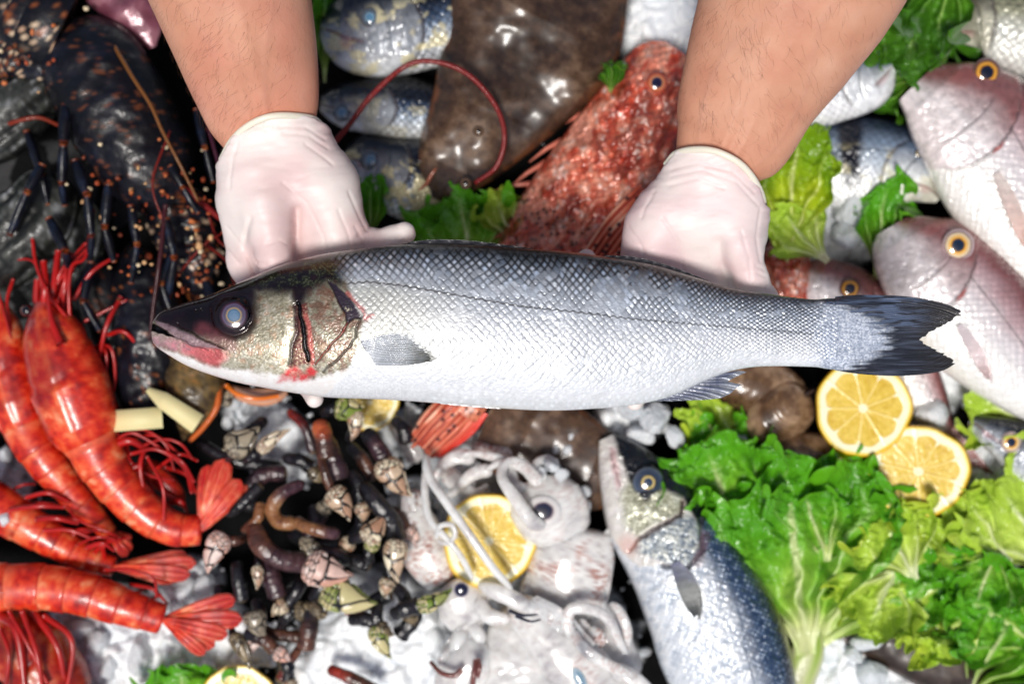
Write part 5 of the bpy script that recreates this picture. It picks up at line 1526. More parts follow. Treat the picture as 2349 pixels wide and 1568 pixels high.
def prawn(label, axis, R, fan, seed, k=1.0, cara=0.5, legs=(), extra=(), eyes=None, squash=0.85, rostrum=None, ridge=True):
    mid = axis[len(axis) // 2]
    root = thing('prawn', label, 'prawn', W(mid[0], mid[1], 0), 'red prawns')
    n = 240
    A = spline(axis, n)
    P = W(A[:, 0], A[:, 1], A[:, 2])
    s = np.linspace(0, 1, n)
    rad = np.interp(s, [q[0] for q in R], [q[1] for q in R])
    # carapace
    ic = int(cara * n)
    rr = rad[:ic] * np.sqrt(np.clip(1 - (1 - np.clip(s[:ic] / (0.16 * cara * 2), 0, 1)) ** 2, 0.003, 1))
    rr[-6:] *= np.linspace(1.0, 0.94, 6)
    V, F, sv, tv = tube(P[:ic], rr * KP, rr * KP * squash, seg=72)
    cN = V - np.vstack([np.repeat(P[:ic], 72, 0), P[:1], P[ic - 1:ic]])
    # grooves and a back ridge
    g = sm(0.05, 0.0, np.abs(sv - 0.42 - 0.16 * np.cos(tv - 1.1))) * 0.05 + sm(0.035, 0, np.abs(np.sin(tv - 1.9)) * (np.cos(tv - 1.9 + math.pi / 2) > -9)) * 0.03
    rdg = np.exp(-((tv - 1.45) / 0.07) ** 2) * 0.05
    V = V + cN * (rdg - g)[:, None]
    C = prawn_col(V, sv, seed, k)
    C = mixc(C, c(240, 110, 60) * k, np.exp(-((tv - 1.45) / 0.09) ** 2) * 0.6)
    C = mixc(C, c(120, 8, 20) * k, sm(0.35, 0.75, np.abs(np.sin(tv * 1.0 + .5))) * sm(0.5, 0.7, fbm(sv * 4, tv, 0, seed)) * 0.6)
    C = mixc(C, c(196, 150, 160) * k, sm(0.10, 0.0, sv) * 0.35)
    mesh('carapace', V, F, M_prawn, root, col=C)
    # abdomen: six overlapping plates
    nseg = 6
    for q in range(nseg):
        a0 = cara - 0.015 + (1 - cara) * q / nseg; a1 = cara + (1 - cara) * (q + 1) / nseg + 0.022
        i0, i1 = int(a0 * n), min(n, int(a1 * n) + 1)
        m = i1 - i0
        idx = np.linspace(i0, i1 - 1, 26)
        Pp = np.stack([np.interp(idx, np.arange(n), P[:, d]) for d in range(3)], -1)
        rb = np.interp(idx, np.arange(n), rad)
        l = np.linspace(0, 1, 26)
        rb = rb * (0.95 + 0.10 * l) * np.sqrt(np.clip(1 - (1 - np.clip(l / .08, 0, 1)) ** 2, .2, 1)) * np.sqrt(np.clip(1 - (1 - np.clip((1 - l) / .05, 0, 1)) ** 2, .5, 1))
        V, F, sv, tv = tube(Pp, rb * KP, rb * KP * squash * (1 + 0.02 * (q % 2)), seg=56)
        C = prawn_col(V, sv, seed + q, k)
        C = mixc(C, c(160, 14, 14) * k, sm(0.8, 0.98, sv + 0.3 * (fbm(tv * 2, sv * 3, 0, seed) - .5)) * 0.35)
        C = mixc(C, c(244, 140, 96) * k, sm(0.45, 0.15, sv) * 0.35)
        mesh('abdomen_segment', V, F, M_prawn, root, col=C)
    # tail fan
    ex, ey, ez = axis[-1]
    for q, (tx, ty, w) in enumerate(fan):
        L = math.hypot(tx - ex, ty - ey); ux, uy = (tx - ex) / L, (ty - ey) / L
        m = 40
        l = np.linspace(0, 1, m)
        zz = ez + 0.002 * (q % 3) + 0.003 * np.sin(l * 3)
        V, F, sv, tv = tube(W(ex + ux * L * l, ey + uy * L * l, zz), np.interp(l, [0, .12, .5, .8, .94, 1], [.3, .55, .9, 1, .75, .1]) * w * KP, np.interp(l, [0, .2, 1], [.45, .2, .05]) * w * KP, seg=40)
        rib = np.cos(np.cos(tv) * 9)
        V[:, 2] += 0.0006 * rib * (np.sin(tv) > 0)
        C = mixc(prawn_col(V, sv, seed + 9 + q, k), c(176, 8, 20) * k, sm(0.3, 0.95, sv) * 0.7)
        C = mixc(C, c(236, 120, 90) * k, sm(0.85, 1, rib) * 0.35 + sm(0.9, 1.0, np.abs(np.cos(tv))) * 0.4)
        mesh('tail_fan_blade', V, F, M_prawn, root, col=C)
    for q, (pts, r0, r1) in enumerate(legs):
        strand('leg', pts, r0, r1, root)
    for q, (pts, r0, r1) in enumerate(extra):
        strand('feeler', pts, r0, r1, root)
    if rostrum:
        strand('rostrum', rostrum, 14, 2, root)
    if eyes:
        for ex_, ey_, ez_ in eyes:
            eye(root, ex_, ey_, 13, ez_, [(0, c(10, 8, 12)), (.7, c(16, 12, 18)), (1, c(90, 20, 16))], M_eye, h=1.0)
    return root


def auto_legs(A, lo, hi, n, side, ln, r, z=0.01, bend=0.5, rng=5):
    """curved legs along one flank of an axis"""
    R_ = random.Random(rng)
    P = spline(A, 100)
    out = []
    for k in range(n):
        i = int(100 * (lo + (hi - lo) * k / max(1, n - 1)))
        i = min(98, max(1, i))
        T = P[i + 1, :2] - P[i - 1, :2]; T /= np.linalg.norm(T)
        N = np.array([T[1], -T[0]]) * side
        p = P[i, :2]
        a = R_.uniform(-.3, .3)
        q1 = p + N * ln * 0.5 + T * ln * a
        q2 = q1 + N * ln * .35 + T * ln * (bend + R_.uniform(-.2, .2))
        out.append(([(p[0], p[1], P[i, 2]), (q1[0], q1[1], z + R_.uniform(0, .012)), (q2[0], q2[1], z)], r, r * .35))
    return out


Zp = 0.045
P1 = [(92, 690, .05), (128, 790, .055), (165, 900, .055), (205, 1005, .052), (258, 1095, .05), (330, 1172, .048), (400, 1212, .045), (462, 1214, .042)]
prawn('biggest red prawn, head up and tail fan spread upwards beside the goose barnacles', P1, [(0, 44), (.1, 66), (.3, 86), (.44, 80), (.52, 58), (.65, 51), (.8, 43), (1, 32)],
      [(478, 1066, 20), (516, 1052, 26), (552, 1100, 22), (566, 1112, 16), (500, 1062, 18)], 101, 1.0,
      legs=[([(246, 767, .05), (292, 765, .055), (359, 856, .04)], 7, 4), ([(200, 800, .04), (253, 797, .05), (264, 874, .045), (250, 927, .04)], 6, 4), ([(220, 800, .04), (243, 807, .05), (243, 884, .045)], 6, 4),
            ([(278, 680, .05), (243, 751, .055), (225, 842, .045)], 7, 6), ([(292, 687, .05), (193, 737, .05)], 3, 5), ([(271, 584, .05), (211, 624, .055), (169, 687, .05)], 5, 7), ([(281, 1081, .05), (330, 1063, .05)], 14, 8), ([(245, 1030, .05), (295, 1010, .055), (330, 1025, .05)], 14, 10)],
      extra=[([(74, 543, .05), (84, 610, .055), (116, 680, .06), (169, 751, .06), (228, 870, .055), (262, 960, .05), (272, 1010, .05)], 5, 6), ([(214, 480, .05), (197, 586, .055), (165, 610, .06), (158, 680, .06), (169, 758, .055), (225, 842, .05)], 5, 6),
             ([(211, 557, .05), (134, 645, .055), (110, 700, .05)], 4, 6), ([(134, 575, .05), (123, 663, .055), (110, 700, .05)], 9, 12), ([(100, 600, .05), (104, 660, .055), (100, 710, .05)], 10, 14), ([(197, 557, .05), (141, 621, .055), (120, 690, .05)], 4, 7),
             ([(-10, 607, .04), (74, 598, .05), (100, 680, .05)], 3, 4), ([(150, 560, .05), (150, 640, .055), (130, 700, .05)], 6, 8), ([(180, 590, .05), (150, 660, .055), (150, 720, .05), (200, 850, .05)], 5, 8), ([(86, 640, .05), (84, 690, .05), (96, 730, .05)], 9, 12),
             ([(165, 580, .045), (140, 640, .05), (118, 700, .05)], 7, 9), ([(246, 1025, .05), (295, 993, .056), (337, 1007, .055), (404, 1053, .05)], 5, 4)],
      rostrum=[(140, 790, .075), (118, 730, .07), (108, 660, .062)], eyes=[(60, 712, .06)])
P2 = [(-20, 680, .035), (5, 790, .04), (30, 890, .04), (62, 985, .04), (108, 1058, .04), (165, 1128, .035), (214, 1180, .03), (250, 1222, .022)]
prawn('red prawn at the left edge whose back runs under the biggest prawn', P2, [(0, 40), (.2, 58), (.4, 64), (.5, 52), (.7, 42), (.85, 32), (1, 20)], [(300, 1240, 14), (300, 1262, 14), (290, 1275, 12)], 111, .92,
      extra=[([(0, 560, .04), (-10, 640, .045), (10, 720, .05), (50, 860, .05)], 4, 5), ([(30, 640, .04), (16, 700, .045), (36, 800, .05)], 5, 6)])
P3 = [(-140, 1090, .03), (-60, 1130, .035), (10, 1172, .038), (80, 1215, .038), (150, 1255, .035), (210, 1283, .03), (262, 1300, .03)]
prawn('red prawn with closed tail, between the biggest prawn and the lowest crosswise one', P3, [(0, 36), (.3, 52), (.46, 48), (.6, 40), (.8, 32), (1, 22)], [(430, 1272, 16), (450, 1290, 20), (436, 1318, 20), (400, 1332, 14)], 121, .95,
      legs=auto_legs(P3, .5, .95, 6, 1, 90, 9, .03, .5, 3),
      extra=[([(21, 1169, .05), (90, 1160, .055), (148, 1162, .05)], 8, 6), ([(84, 1190, .05), (130, 1188, .055), (180, 1200, .05)], 10, 6), ([(151, 1158, .05), (183, 1193, .055), (246, 1218, .055), (274, 1232, .05)], 4, 3), ([(176, 1250, .05), (218, 1232, .058), (260, 1236, .055), (278, 1264, .05)], 4, 4),
             ([(200, 1255, .05), (235, 1245, .055), (262, 1262, .05)], 9, 5), ([(60, 1140, .045), (110, 1130, .05), (160, 1150, .045)], 7, 5), ([(18, 1130, .03), (50, 1112, .035), (81, 1109, .03)], 5, 3), ([(190, 1220, .045), (230, 1215, .05), (262, 1226, .045)], 6, 4), ([(100, 1215, .055), (160, 1215, .058), (215, 1236, .055)], 7, 5)])
P4 = [(-330, 1290, .04), (-200, 1310, .045), (-100, 1335, .05), (0, 1345, .05), (100, 1346, .05), (195, 1362, .05), (285, 1392, .048), (375, 1420, .044)]
prawn('red prawn with six clear body plates and fanned tail, lowest one lying crosswise', P4, [(0, 40), (.2, 58), (.42, 54), (.6, 50), (.8, 45), (1, 32)],
      [(540, 1372, 20), (556, 1420, 22), (522, 1456, 20), (492, 1482, 20), (470, 1500, 16)], 131, 1.0,
      legs=auto_legs(P4, .5, .95, 6, 1, 60, 12, .03, .4, 9),
      extra=[([(239, 1306, .05), (302, 1306, .055), (352, 1327, .055), (359, 1369, .05)], 4, 4), ([(300, 1340, .04), (350, 1350, .05), (385, 1385, .04)], 6, 4)])
P5 = [(10, 1400, .03), (60, 1480, .035), (115, 1560, .035), (175, 1650, .03), (240, 1740, .03), (300, 1800, .02)]
prawn('dark red prawn in the bottom left corner, partly under an ice lump', P5, [(0, 60), (.2, 88), (.4, 86), (.6, 60), (.8, 46), (1, 30)], [(380, 1850, 20), (350, 1880, 20)], 141, .6,
      extra=[([(20, 1400, .06), (60, 1470, .065), (110, 1568, .06)], 6, 5), ([(50, 1400, .06), (85, 1500, .065), (100, 1600, .06)], 8, 5), ([(75, 1400, .05), (130, 1480, .055), (150, 1568, .05)], 12, 8), ([(100, 1410, .05), (165, 1470, .055), (150, 1600, .05)], 9, 6), ([(0, 1440, .06), (20, 1500, .065), (10, 1600, .06)], 6, 5), ([(0, 1408, .05), (40, 1450, .06), (60, 1600, .06)], 16, 8)])
# the tangle of feelers and swimming legs between the prawns' bodies
pt = thing('prawn', 'small red prawn buried in a tangle of feelers beside the biggest prawn', 'prawn', W(370, 1100, 0), 'red prawns')
Pq = [(330, 1060, .025), (360, 1090, .025), (395, 1120, .025), (420, 1160, .02)]
V, F, sv, tv = tube(pxpath(Pq, 60), bulb(60, 30, 16, .3, .3) * KP, seg=30)
mesh('body', V, F, M_prawn, pt, col=prawn_col(V, sv, 151, .85))
for pts, r0, r1 in [([(316, 1025, .05), (373, 1007, .055), (415, 1018, .055), (440, 1050, .05)], 4, 4), ([(337, 1018, .05), (322, 1070, .055), (337, 1158, .05)], 7, 6), ([(337, 1046, .055), (373, 1116, .06), (376, 1193, .055)], 5, 5),
                    ([(352, 1021, .05), (415, 1056, .058), (446, 1105, .05)], 5, 4), ([(359, 1074, .045), (411, 1042, .055), (453, 1056, .045)], 6, 4), ([(300, 1040, .05), (360, 1030, .055), (420, 1070, .05), (440, 1130, .04)], 6, 4), ([(310, 1000, .05), (360, 1000, .055), (410, 1040, .05)], 5, 4),
                    ([(290, 1020, .045), (300, 1060, .05), (345, 1090, .045), (400, 1100, .04)], 7, 4), ([(350, 1090, .03), (380, 1130, .035), (420, 1150, .03)], 9, 5), ([(330, 1110, .03), (370, 1150, .035), (410, 1180, .03)], 8, 5), ([(380, 1070, .03), (430, 1090, .035), (450, 1130, .03)], 7, 4),
                    ([(390, 1150, .03), (415, 1150, .035), (430, 1175, .03)], 12, 6), ([(320, 1060, .03), (350, 1120, .035), (352, 1170, .03)], 6, 4), ([(280, 1000, .05), (330, 985, .055), (380, 1020, .055), (400, 1080, .05)], 4, 3)]:
    strand('feeler', pts, r0, r1, pt)

# ------------------------------------------------------------------ lobsters
M_lob = material('lobster_shell', rough=0.4, spec=0.3, coat=0.18, coat_rough=0.1, bump=0.5, bump_scale=140, bump_dist=0.0015)
M_cream = material('shell_spots', rough=0.5, bump=0.3, bump_scale=500)
NAVY = [(0.2, c(6, 6, 9)), (0.5, c(11, 11, 18)), (0.75, c(22, 24, 36)), (0.95, c(36, 44, 66))]
ORG = [(0.2, c(60, 26, 12)), (0.5, c(150, 66, 26)), (0.8, c(206, 120, 60))]


def lob_col(V, seed, amt=0.5, spots=None):
    px = V[:, 0] / KP; py = V[:, 1] / KP
    n1 = fbm(px / 45, py / 45, 0, seed); n2 = fbm(px / 9, py / 9, 0, seed + 1); n3 = fbm(px / 20, py / 20, 0, seed + 2)
    C = ramp(n1 * 0.7 + n2 * 0.3, NAVY)
    C = mixc(C, ramp(n2, ORG), sm(0.63, 0.70, n2 + 0.25 * (n3 - .5)) * sm(0.5, 0.62, n3) * amt)
    if spots:
        spots = spots * 0.9
        f1, f2, cid = voro(px / spots, py / spots, seed + 6)
        C = mixc(C, mixc(c(170, 96, 56), c(214, 190, 160), cid), sm(0.28, 0.18, f1) * (cid > 0.5))
    return C


def lob_part(name, parent, pts, r, n=60, seg=40, seed=1, amt=0.5, squash=0.8, spots=None, col=None, e=(.2, .2), lump_=0.0):
    P = pxpath(pts, n)
    s = np.linspace(0, 1, n)
    rr = np.interp(s, np.linspace(0, 1, len(r)), r) * np.sqrt(np.clip(1 - (1 - np.clip(s / e[0], 0, 1)) ** 2, .01, 1)) * np.sqrt(np.clip(1 - (1 - np.clip((1 - s) / e[1], 0, 1)) ** 2, .01, 1))
    V, F, sv, tv = tube(P, rr * KP, rr * KP * squash, seg=seg)
    if lump_:
        V[:, 2] += lump_ * (fbm(V[:, 0] / KP / 25, V[:, 1] / KP / 25, 0, seed + 3) - .5)
    C = lob_col(V, seed, amt, spots) if col is None else col
    return mesh(name, V, F, M_lob, parent, col=C)


def lob_leg(parent, pts, r, seed):
    """jointed leg: blue black lengths with orange knuckles"""
    for k in range(len(pts) - 1):
        a, b = np.array(pts[k]), np.array(pts[k + 1])
        P = W(*(a + (b - a) * np.linspace(0, 1, 14)[:, None]).T)
        s = np.linspace(0, 1, 14)
        rr = r * (1 - 0.18 * k) * (0.75 + 0.35 * np.sin(s * math.pi))
        V, F, sv, tv = tube(P, rr * KP, seg=14)
        e_ = np.abs(sv - .5) * 2
        C = mixc(ramp(fbm(V[:, 0] / KP / 18, V[:, 1] / KP / 18, 0, seed), [(0.2, c(4, 5, 10)), (0.6, c(9, 13, 26)), (0.9, c(26, 38, 60))]), ramp(fbm(V[:, 0] / KP / 6, V[:, 1] / KP / 6, 0, seed), ORG), sm(.84, .99, e_) * .8)
        mesh('leg', V, F, M_lob, parent, col=C)


lob = thing('lobster', 'big blue black lobster with orange specks and rubber banded claws', 'lobster', W(300, 400, 0))
lob_part('carapace', lob, [(150, 60, .03), (220, 170, .04), (300, 310, .042), (370, 430, .038), (410, 500, .03)], [96, 118, 120, 104, 60], n=90, seg=80, seed=201, amt=.2, lump_=.004)
for k in range(5):
    f = k / 5
    x0, y0 = 150 - 190 * f, 70 - 105 * f
    lob_part('abdomen_segment', lob, [(x0, y0, .036), (x0 - 28, y0 - 14, .038), (x0 - 52, y0 - 30, .034)], [110 - 8 * k, 116 - 8 * k, 112 - 8 * k], n=24, seg=60, seed=210 + k, amt=.45, spots=15, e=(.12, .12))
lob_part('abdomen_flank', lob, [(-30, 120, .03), (60, 130, .04), (140, 160, .036), (170, 210, .03)], [50, 60, 56, 30], n=50, seg=50, seed=221, amt=.5, spots=17, lump_=.006)
lob_part('claw', lob, [(300, 560, .02), (330, 660, .03), (345, 780, .034), (330, 900, .036), (320, 990, .034), (312, 1040, .03)], [40, 70, 84, 70, 44, 16], n=80, seg=60, seed=231, amt=.35, lump_=.006)
lob_part('claw', lob, [(410, 700, .02), (440, 790, .03), (448, 870, .04), (440, 940, .042), (420, 1010, .036)], [34, 62, 70, 56, 14], n=80, seg=60, seed=241, amt=.5, lump_=.004, e=(.2, .3),
         col=None)
_c2 = [o for o in lob.children if o.name.startswith('claw')][-1]
_cv = np.zeros(len(_c2.data.vertices) * 3, np.float32); _c2.data.vertices.foreach_get('co', _cv); _cv = _cv.reshape(-1, 3)
_n = fbm(_cv[:, 0] / KP / 26, _cv[:, 1] / KP / 26, 0, 5); _n2 = fbm(_cv[:, 0] / KP / 7, _cv[:, 1] / KP / 7, 0, 6)
_cc = ramp(_n * .6 + _n2 * .4, [(0.2, c(30, 24, 20)), (0.45, c(70, 56, 38)), (0.6, c(104, 86, 52)), (0.85, c(168, 112, 56))])
_yy = 784 - _cv[:, 1] / KP
_cc = mixc(ramp(_n, NAVY), _cc, sm(-330, -250, -(_yy - 400)) * 0 + 1.0)
_buf = np.ones((len(_cv), 4), np.float32); _buf[:, :3] = _cc
_c2.data.color_attributes['Col'].data.foreach_set('color', _buf.ravel())
strand('claw_edge', [(500, 880, .045), (498, 930, .048), (470, 975, .046), (436, 1010, .042)], 8, 6, lob, M_lob, col=c(196, 96, 40))
lob_part('claw', lob, [(180, 560, .01), (220, 640, .02), (260, 760, .02), (290, 880, .02), (300, 960, .02)], [40, 60, 60, 50, 20], n=60, seg=50, seed=251, amt=.3)
lob_part('head', lob, [(380, 440, .03), (430, 540, .034), (450, 630, .03), (450, 700, .02)], [70, 76, 60, 20], n=60, seg=50, seed=261, amt=.5, lump_=.008, spots=26)
for k, pts in enumerate([[(152, 238, .06), (146, 330, .065), (142, 420, .06), (148, 470, .05)], [(172, 368, .06), (200, 446, .065), (210, 540, .06), (206, 600, .05)], [(98, 378, .06), (62, 440, .065), (22, 540, .06)],
                         [(112, 500, .06), (150, 575, .065), (160, 620, .05)], [(390, 380, .07), (420, 430, .07), (455, 490, .065)], [(250, 420, .07), (240, 520, .07), (262, 600, .06)], [(300, 470, .07), (315, 560, .07), (300, 650, .06)],
                         [(380, 500, .07), (400, 590, .07), (385, 680, .06)], [(60, 300, .05), (96, 400, .055), (110, 470, .05)], [(450, 250, .06), (470, 340, .065), (490, 420, .06)], [(210, 600, .05), (190, 690, .055), (230, 760, .05)],
                         [(470, 640, .05), (500, 740, .055), (470, 820, .05)], [(400, 560, .06), (370, 650, .065), (400, 740, .06)]]):
    lob_leg(lob, pts, [13, 12, 11, 11, 9, 11, 10, 11, 9, 9, 10, 12, 9][k], 300 + k)
strand('antenna', [(236, 60, .05), (300, 170, .075), (345, 240, .08), (372, 300, .08), (410, 372, .078), (455, 462, .07)], 5, 3, lob, M_lob, col=c(116, 72, 34))
strand('antenna', [(380, 470, .07), (366, 600, .075), (352, 700, .07), (344, 780, .065)], 6, 4, lob, M_lob, col=c(58, 22, 28))
strand('antenna', [(450, 180, .05), (480, 300, .06), (515, 430, .06), (540, 560, .05)], 5, 4, lob, M_lob, col=c(60, 22, 40))
strand('antenna', [(420, 430, .05), (560, 520, .055), (700, 400, .06), (790, 300, .062), (850, 222, .064), (930, 152, .066), (1000, 142, .068), (1075, 172, .068), (1135, 240, .066), (1157, 310, .064), (1140, 380, .06), (1090, 420, .055)], 7, 5, lob, M_lob, seg=12, n=120, col=c(120, 24, 24))
for k, (pts, r) in enumerate([([(470, 560, .05), (520, 600, .055), (540, 660, .05)], 4), ([(400, 640, .05), (470, 560, .06), (540, 520, .05)], 3), ([(480, 500, .05), (510, 560, .055), (600, 590, .05)], 3), ([(390, 300, .07), (350, 420, .075), (380, 520, .07)], 3)]):
    strand('antennule', pts, r, 2, lob, M_lob, col=c(110, 26, 18))
# the tiny cream barnacles crusting the shell
parts = []
for k in range(240):
    if k < 60:
        x, y = RNG.normal(300, 80), RNG.normal(430, 70)
    elif k < 200:
        x, y = RNG.normal(410, 60), RNG.normal(560, 110)
    elif k < 300:
        x, y = RNG.normal(80, 60), RNG.normal(110, 60)
    else:
        x, y = RNG.normal(360, 90), RNG.normal(780, 130)
    r = RNG.choice([3, 4, 5, 6, 8], p=[.3, .3, .22, .13, .05])
    z = 0.04 + 0.035 * RNG.random()
    V, F = lump(x, y, z, r, 7)
    cc_ = [c(196, 110, 60), c(214, 168, 120), c(226, 206, 170), c(160, 70, 36), c(120, 54, 28)][RNG.integers(5)]
    parts.append((V, F, cc_))
V, F, C = merge(parts)
o = mesh('encrusting_barnacles', V, F, M_cream, lob, col=C, smooth=True)
o['kind'] = 'stuff'
M_band = material('rubber_band', base=c(226, 214, 160), rough=0.55, sss=0.2, sss_scale=.003)
for label, p0, p1, wd in (('cream rubber band lying nearly level, around the inner claw tip', (250, 966, .052), (372, 957, .056), 27), ('cream rubber band slanting down to the right, left of the brown claw', (338, 893, .056), (454, 972, .058), 27)):
    a, b = np.array(p0, float), np.array(p1, float)
    n = 40
    l = np.linspace(0, 1, n)[:, None]
    P = a + (b - a) * l
    d = (b - a)[:2] / np.linalg.norm((b - a)[:2]); nn = np.array([-d[1], d[0]])
    z_up = P[:, 2] + 0.006 * np.sin(l[:, 0] * math.pi)
    wv = wd * (np.where(p0[0] > 300, np.interp(l[:, 0], [0, .3, 1], [.25, .8, 1]), 1.0))
    rows = []
    for sgn, dz in ((-1, 0), (-.98, .0016), (.98, .0016), (1, 0), (.98, -.0016), (-.98, -.0016)):
        rows.append(W(P[:, 0] + nn[0] * wv * sgn * .9, P[:, 1] + nn[1] * wv * sgn * .9, z_up + dz))
    V = np.stack(rows, 1).reshape(-1, 3)
    F = gridf(n, 6, False, True)
    j = np.arange(6)
    V = np.vstack([V, V[:6].mean(0), V[-6:].mean(0)])
    k = n * 6
    top_mesh('rubber_band', label, 'rubber band', V, [F, np.stack([np.full(6, k), (j + 1) % 6, j], -1), np.stack([np.full(6, k + 1), (n - 1) * 6 + j, (n - 1) * 6 + (j + 1) % 6], -1)], M_band)

lo2 = thing('lobster', 'second lobster, wet greenish grey and only half in the picture at the left edge', 'lobster', W(40, 400, 0))
GREY = [(0.25, c(10, 11, 10)), (0.5, c(30, 32, 30)), (0.66, c(66, 68, 64)), (0.85, c(170, 172, 176))]


def grey_part(name, pts, r, seed, **k):
    n = 60; P = pxpath(pts, n); s = np.linspace(0, 1, n)
    rr = np.interp(s, np.linspace(0, 1, len(r)), r) * bulb(n, 1, 1, .2, .2)
    V, F, sv, tv = tube(P, rr * KP, rr * KP * .7, seg=60)
    st = fbm(sv * 3, tv * 5, 0, seed, 3); n2 = fbm(V[:, 0] / KP / 9, V[:, 1] / KP / 9, 0, seed)
    V[:, 2] += .006 * (st - .5) + .003 * (n2 - .5)
    mesh(name, V, F, M_lob, lo2, col=ramp(st * .7 + n2 * .35, GREY))


grey_part('abdomen', [(-90, 330, .03), (0, 280, .04), (80, 220, .038), (130, 180, .03)], [70, 84, 70, 40], 401)
grey_part('carapace', [(-60, 620, .02), (20, 560, .03), (90, 480, .034), (110, 390, .03)], [80, 96, 90, 60], 402)
grey_part('claw', [(60, 680, .014), (140, 620, .02), (190, 540, .022), (200, 460, .02)], [60, 70, 60, 30], 403)
grey_part('tail_fan', [(-60, 90, .02), (0, 110, .03), (40, 160, .03)], [40, 50, 30], 404)
strand('antenna', [(-20, 300, .05), (40, 278, .056), (90, 270, .056), (140, 290, .05)], 6, 4, lo2, M_lob, col=c(120, 40, 20))

# orange lipped mussel by the throat of the bass
ms = thing('mussel', 'orange lipped mussel right under the throat of the held bass', 'mussel', W(590, 895, 0))
V, F, sv, tv = tube(pxpath([(520, 886, .03), (560, 905, .034), (610, 910, .034), (660, 896, .03)], 50), bulb(50, 16, 22, .5, .4) * KP, bulb(50, 12, 16, .5, .4) * KP, seg=40)
C = ramp(np.clip(.5 + .5 * np.sin(tv) + .3 * (fbm(sv * 5, tv * 2, 0, 5) - .5), 0, 1), [(0, c(90, 40, 20)), (0.5, c(214, 110, 60)), (0.8, c(226, 160, 120)), (1, c(196, 160, 140))])
mesh('shell', V, F, M_shell, ms, col=C)
strand('lip', [(520, 884, .04), (545, 903, .046), (590, 914, .046), (640, 908, .042)], 6, 5, ms, M_shell, col=c(232, 120, 40))

# ------------------------------------------------------------------ goose barnacles
M_stalk = material('barnacle_stalk', rough=0.32, coat=0.6, coat_rough=0.15, bump=0.8, bump_scale=260, bump_dist=0.0014)
M_plate = material('barnacle_plates', rough=0.26, coat=0.6, coat_rough=0.1, bump=0.3, bump_scale=300, bump_dist=0.0006)
PAL = {'pink': (c(214, 160, 140), c(236, 214, 204)), 'cream': (c(168, 124, 96), c(238, 226, 196)), 'green': (c(110, 134, 36), c(200, 190, 136)), 'grey': (c(120, 108, 92), c(178, 166, 142)), 'dark': (c(80, 66, 48), c(150, 132, 100))}
STK = {'black': [(0.2, c(10, 9, 12)), (0.5, c(24, 22, 28)), (0.8, c(58, 50, 56))], 'purple': [(0.2, c(30, 16, 22)), (0.5, c(70, 42, 50)), (0.8, c(116, 82, 84))], 'brown': [(0.2, c(40, 20, 16)), (0.5, c(94, 54, 40)), (0.8, c(156, 104, 76))],
       'tan': [(0.2, c(110, 62, 40)), (0.5, c(176, 118, 74)), (0.8, c(214, 170, 120))], 'red': [(0.2, c(40, 8, 6)), (0.5, c(110, 26, 16)), (0.8, c(180, 60, 40))], 'orange': [(0.2, c(120, 46, 22)), (0.5, c(190, 88, 50)), (0.8, c(220, 140, 90))]}
_bn = [0]


